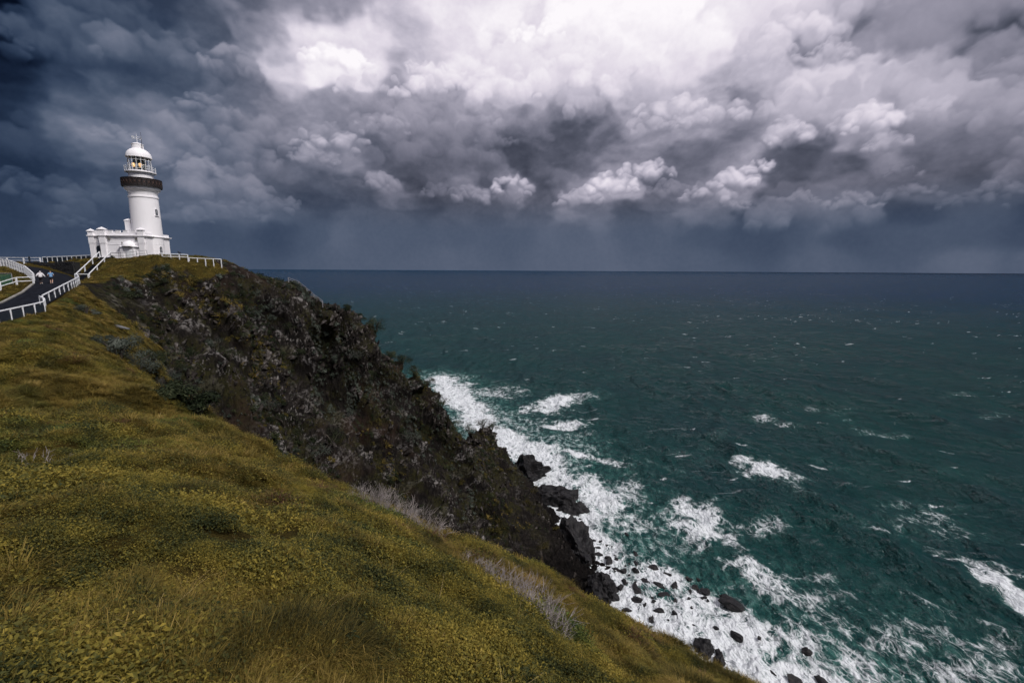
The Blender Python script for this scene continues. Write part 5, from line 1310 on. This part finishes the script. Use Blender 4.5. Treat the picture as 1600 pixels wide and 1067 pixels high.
# ------------------------------------------------------------------ scrub and loose rock on the cliff
def cliff_cover():
    Pv = P; c = cl
    zc = Pv[:, 2]
    Nw = N
    vis = (c > .35) & (zc > 3) & (X > -66) & (X < 52) & (Y > 16) & (Y < 190)
    ids = np.where(vis)[0]
    cell = np.gradient(gx)[:, None] * np.gradient(gy)[None, :]
    area = (cell.ravel() / np.clip(Nw[:, 2], .2, 1))[ids]
    # ---- scrub
    f = fbm(Pv[ids, 0] / 9, Pv[ids, 1] / 9, zc[ids] / 9, 3, 901) - .75 * (fold[ids] - .8) - .3 * (lump[ids] - .9) + .25 * fbm(Pv[ids, 0] / 3, Pv[ids, 1] / 3, zc[ids] / 3, 2, 905)
    top = sstep(zc[ids], 8, 26)
    pr = area * (.05 + sstep(f, -.25, .55)) * top
    n = 19000; pick = rng.choice(ids, n, p=pr / pr.sum(), replace=False)
    srcs = [src(shrub_leaves(100 + i, 200, .75, .65, .15, 6), 's', M['scrub_dark']) for i in range(4)]
    srcs += [src(shrub_leaves(120 + i, 200, .70, .6, .14, 6), 's', M['scrub_grey']) for i in range(3)]
    srcs += [src(shrub_leaves(140 + i, 200, .8, .45, .17, 6), 's', M['scrub_olive']) for i in range(3)]
    srcs += [src(tuft(160 + i, 40, .7, .45, .02), 's', M['grass']) for i in range(2)]
    q = fbm(Pv[pick, 0] / 14, Pv[pick, 1] / 14, zc[pick] / 14, 2, 911) + rng.normal(0, .28, n)
    up = sstep(zc[pick], 40, 85)
    k = rng.integers(0, 1000, n)
    idx = np.where(q > .22, 4 + k % 3, np.where(q < -.50 + .2 * up, np.where(k % 5 < 2, 10 + k % 2, 7 + k % 3), k % 4))
    yel = (fbm(Pv[pick, 0] / 5 + 9, Pv[pick, 1] / 5, zc[pick] / 5, 2, 921) > .72) & (zc[pick] < 45)
    idx = np.where(yel, 7 + k % 3, idx)
    sc = rng.gamma(2.0, .20, n) + .25; sc = np.clip(sc, .28, 1.8)
    rot = slope_euler(Nw[pick, 0], Nw[pick, 1], Nw[pick, 2], .55)
    scatter('cliff_scrub', 'dark and grey-green scrub clinging to the cliff face', 'scrub', srcs, Pv[pick] - Nw[pick] * .05, idx, rot, np.c_[sc, sc, sc * rng.uniform(.7, 1.1, n)])
    # ---- angular loose rock
    def shard(seed):
        r = np.random.default_rng(seed); bm = bmesh.new()
        for p in r.normal(size=(16, 3)) * np.array([.32, .42, .62]): bm.verts.new(p)
        res = bmesh.ops.convex_hull(bm, input=bm.verts)
        junk = [g for g in res['geom_interior'] if isinstance(g, bmesh.types.BMVert)]; bmesh.ops.delete(bm, geom=junk, context='VERTS')
        me = bpy.data.meshes.new('shard'); bm.to_mesh(me); bm.free(); me.materials.append(M['shard'])
        return bpy.data.objects.new('shard', me)
    srcs = [shard(i) for i in range(8)]
    f2 = fbm(Pv[ids, 0] / 7 + 30, Pv[ids, 1] / 7, zc[ids] / 7, 3, 931) + .5 * lump[ids]
    pr = area * sstep(f2, -.1, 1.0) ** 1.2 * (0.25 + sstep(zc[ids], 10, 45)) * sstep(zc[ids], CZ - 1, CZ - 9); n = 14000
    pick = rng.choice(ids, n, p=pr / pr.sum(), replace=False)
    rot = np.c_[rng.normal(R(-18), .25, n), rng.normal(R(28), .25, n), rng.normal(R(35), .5, n)]
    sc = np.clip(rng.gamma(2.0, .15, n), .12, 1.0)
    scatter('cliff_stones', 'pale and dark angular stone breaking through the cliff face', 'rock', srcs, Pv[pick] + Nw[pick] * (.1 * sc)[:, None], rng.integers(0, 8, n), rot, np.c_[sc, sc * rng.uniform(.6, 1.2, n), sc * rng.uniform(.8, 1.7, n)])
cliff_cover()

# ------------------------------------------------------------------ single shrubs
def shrub(u, v, wid, hgt_, mat, label, seed, group=None, n=1500, L=.20, name='coastal_shrub', Yd=None):
    """wid, hgt_ in photo pixels; stands where the pixel's ray meets the ground"""
    if Yd == 'skyline': loc = skyline(u)
    elif Yd: p = at(u, v, Yd); loc = Vector((p[0], p[1], drop(p[0], p[1]) - .1))
    else:
        loc, nor = hit(u, v)
        while loc is None and v < 900: v += 2; loc, nor = hit(u, v)
    zc = -(CROT.T @ (np.array(loc) - np.array([0, 0, CZ])))[2]
    w_ = wid * zc / FPX; h_ = hgt_ * zc / FPX
    root = empty(name, loc, label, 'shrub', group, rotz=seed)
    mb = shrub_leaves(seed, n, w_ / 2, h_ * .8, L, 9, .4)
    mb.build('foliage', mat, root)
    st = MB(); rr = random.Random(seed)
    for i in range(5):
        a = rr.uniform(0, 6.28); e = Vector((math.cos(a) * w_ * .28, math.sin(a) * w_ * .28, h_ * .55))
        st.tube([(0, 0, -.4), e * .5 + Vector((0, 0, h_ * .1)), e], [.07 * h_ ** .5, .045 * h_ ** .5, .015], 5)
    st.build('stem', M['bark'], root)
sd, sg, so = M['scrub_dark'], M['scrub_grey'], M['scrub_olive']
SKY_G = 'dark shrubs on the far skyline edge'
shrub(541, 486, 17, 15, sd, 'small dark shrub standing first below the lookout on the skyline edge', 201, Yd='skyline')
shrub(559, 497, 26, 22, sd, 'dark rounded shrub on the skyline edge between two others below the lookout', 202, Yd='skyline')
shrub(583, 520, 40, 34, sd, 'largest dark shrub leaning seaward on the skyline edge below the lookout', 203, n=2200, Yd='skyline')
for i, (u, v, w_, h_) in enumerate([(628, 560, 34, 26), (648, 580, 30, 22), (668, 598, 28, 22), (690, 620, 34, 24), (712, 640, 30, 24), (735, 662, 32, 24), (756, 684, 30, 22), (772, 700, 26, 18), (608, 545, 24, 18)]):
    shrub(u - 4, v + 6, w_, h_, sd, 'dark bush on the lower skyline edge of the cliff above the sea', 210 + i, SKY_G, Yd='skyline')
shrub(430, 447, 40, 14, so, 'low olive-green bush on the crest behind the lookout fence', 230, Yd=103)
shrub(462, 449, 46, 17, sg, 'grey-green rounded bush on the crest right behind the lookout fence', 231, Yd=104)
for i, (u, v, w_, h_) in enumerate([(185, 560, 60, 34), (215, 580, 62, 36), (248, 605, 60, 34), (172, 545, 40, 24), (280, 628, 60, 30), (310, 645, 50, 28), (235, 572, 48, 26), (268, 596, 46, 26)]):
    shrub(u, v, w_ * 1.15, h_ * 1.35, sg if i < 4 else sd, ('grey-green wind-clipped bush at the head of the gully beside the near slope' if i < 4 else 'dark bush filling the gully below the grey-green bushes'), 240 + i, 'bushes at the gully head' if i < 4 else 'dark bushes in the gully', n=2600, L=.12)
for i, (u, v, w_, h_) in enumerate([(134, 488, 30, 18), (150, 492, 20, 10)]):
    shrub(u, v, w_, h_, sg, ('grey-green bush on the grass just below the stair railing' if i == 0 else 'small grey-green bush beside the larger one below the stair railing'), 260 + i, n=1200, L=.10)
shrub(177, 405, 9, 7, sd, 'small round dark bush beside the stair landing at the lighthouse wall', 265, n=500, L=.1)
for i, (u, v, w_, h_) in enumerate([(420, 640, 50, 30), (445, 665, 46, 30), (470, 690, 50, 32), (500, 712, 44, 28), (360, 560, 42, 24), (520, 690, 50, 28), (335, 545, 36, 20), (300, 560, 40, 22), (455, 520, 36, 24), (430, 480, 36, 20), (470, 560, 30, 20), (610, 640, 36, 22), (640, 690, 40, 24), (700, 690, 40, 24), (740, 720, 40, 24), (560, 560, 36, 22)]):
    m_ = sg if i % 3 == 0 else sd
    shrub(u, v, w_, h_, m_, ('grey-green bush on the cliff face' if i % 3 == 0 else 'dark green bush on the cliff face') + ' below the lighthouse and lookout', 270 + i, 'grey-green bushes on the cliff face' if i % 3 == 0 else 'dark green bushes on the cliff face', n=1100, L=.15)
# yellow-green cushions low on the cliff
for i, (u, v, w_, h_) in enumerate([(832, 770, 22, 30), (822, 790, 18, 18), (845, 850, 34, 14), (800, 735, 24, 14), (720, 755, 18, 14), (795, 800, 16, 12), (868, 825, 20, 12), (760, 745, 20, 14)]):
    shrub(u, v, w_, h_ * .6, so, 'yellow-green cushion plant on the dark lower cliff', 300 + i, 'yellow-green cushions on the lower cliff', n=700, L=.16, name='cushion_plant')

# ------------------------------------------------------------------ bleached dead brush on the slope
def dead_brush(u, v, wid, hgt_, label, seed, group=None, n=60):
    loc, nor = hit(u, v)
    zc = -(CROT.T @ (np.array(loc) - np.array([0, 0, CZ])))[2]; w_ = wid * zc / FPX; h_ = hgt_ * zc / FPX
    root = empty('dead_brush', loc, label, 'dead shrub', group)
    rr = random.Random(seed); mb = MB(); tip = MB()
    n0 = Vector(nor)
    for i in range(n):
        bx0, by0 = rr.uniform(-.5, .5) * w_, rr.uniform(-.3, .3) * w_
        bz = drop(loc.x + bx0, loc.y + by0) - loc.z
        if abs(bz) > w_ * 1.3: continue
        p = Vector((bx0, by0, bz - .05)); d = Vector((rr.gauss(.25, .45), rr.gauss(0, .4), 1)).normalized(); pts = [p]; L = h_ * rr.uniform(.5, 1.15)
        for s_ in range(3):
            d = (d + rand_unit(rr) * .28).normalized(); pts.append(pts[-1] + d * (L / 3))
        mb.tube(pts, [.007, .0055, .004, .002], 3, False)
        for b_ in range(4):
            q = pts[rr.choice((1, 2, 2))]; e = (d + rand_unit(rr) * .85).normalized(); m_ = q + e * (L * .22); e2 = (e + rand_unit(rr) * .5).normalized()
            tip.tube([q, m_, m_ + e2 * (L * .2)], [.004, .003, .0015], 3, False)
    mb.build('branch', M['twig'], root); tip.build('twig', M['twig'], root)
DB = 'bleached dead brush along the slope edge'
for i, (u, v, w_, h_) in enumerate([(582, 795, 60, 44), (618, 812, 76, 50), (655, 832, 60, 44)]):
    dead_brush(u, v, w_, h_, 'pale bleached dead brush in the upper tangle along the slope edge', 400 + i, DB + ', upper')
for i, (u, v, w_, h_) in enumerate([(742, 898, 40, 30), (790, 930, 70, 50), (822, 952, 84, 56), (856, 978, 64, 46)]):
    dead_brush(u, v, w_, h_, 'pale bleached dead brush in the lower tangle on the grassy slope', 420 + i, DB + ', lower')
dead_brush(62, 722, 60, 26, 'sparse bleached dead twigs lying in the leafy creeper', 440, None, 16)
def stalk():
    loc, n = hit(388, 805)
    o = MB().tube([(-.16, 0, .10), (.15, .05, .22)], .006, 5).tube([(.15, .05, .22), (.16, .05, .10)], .005, 5).build('dry_stalk', M['straw']); o.location = loc
    tag(o, 'bent straw-coloured dry stalk lying across the leafy slope', 'dry stalk')
stalk()
#OBJ_END
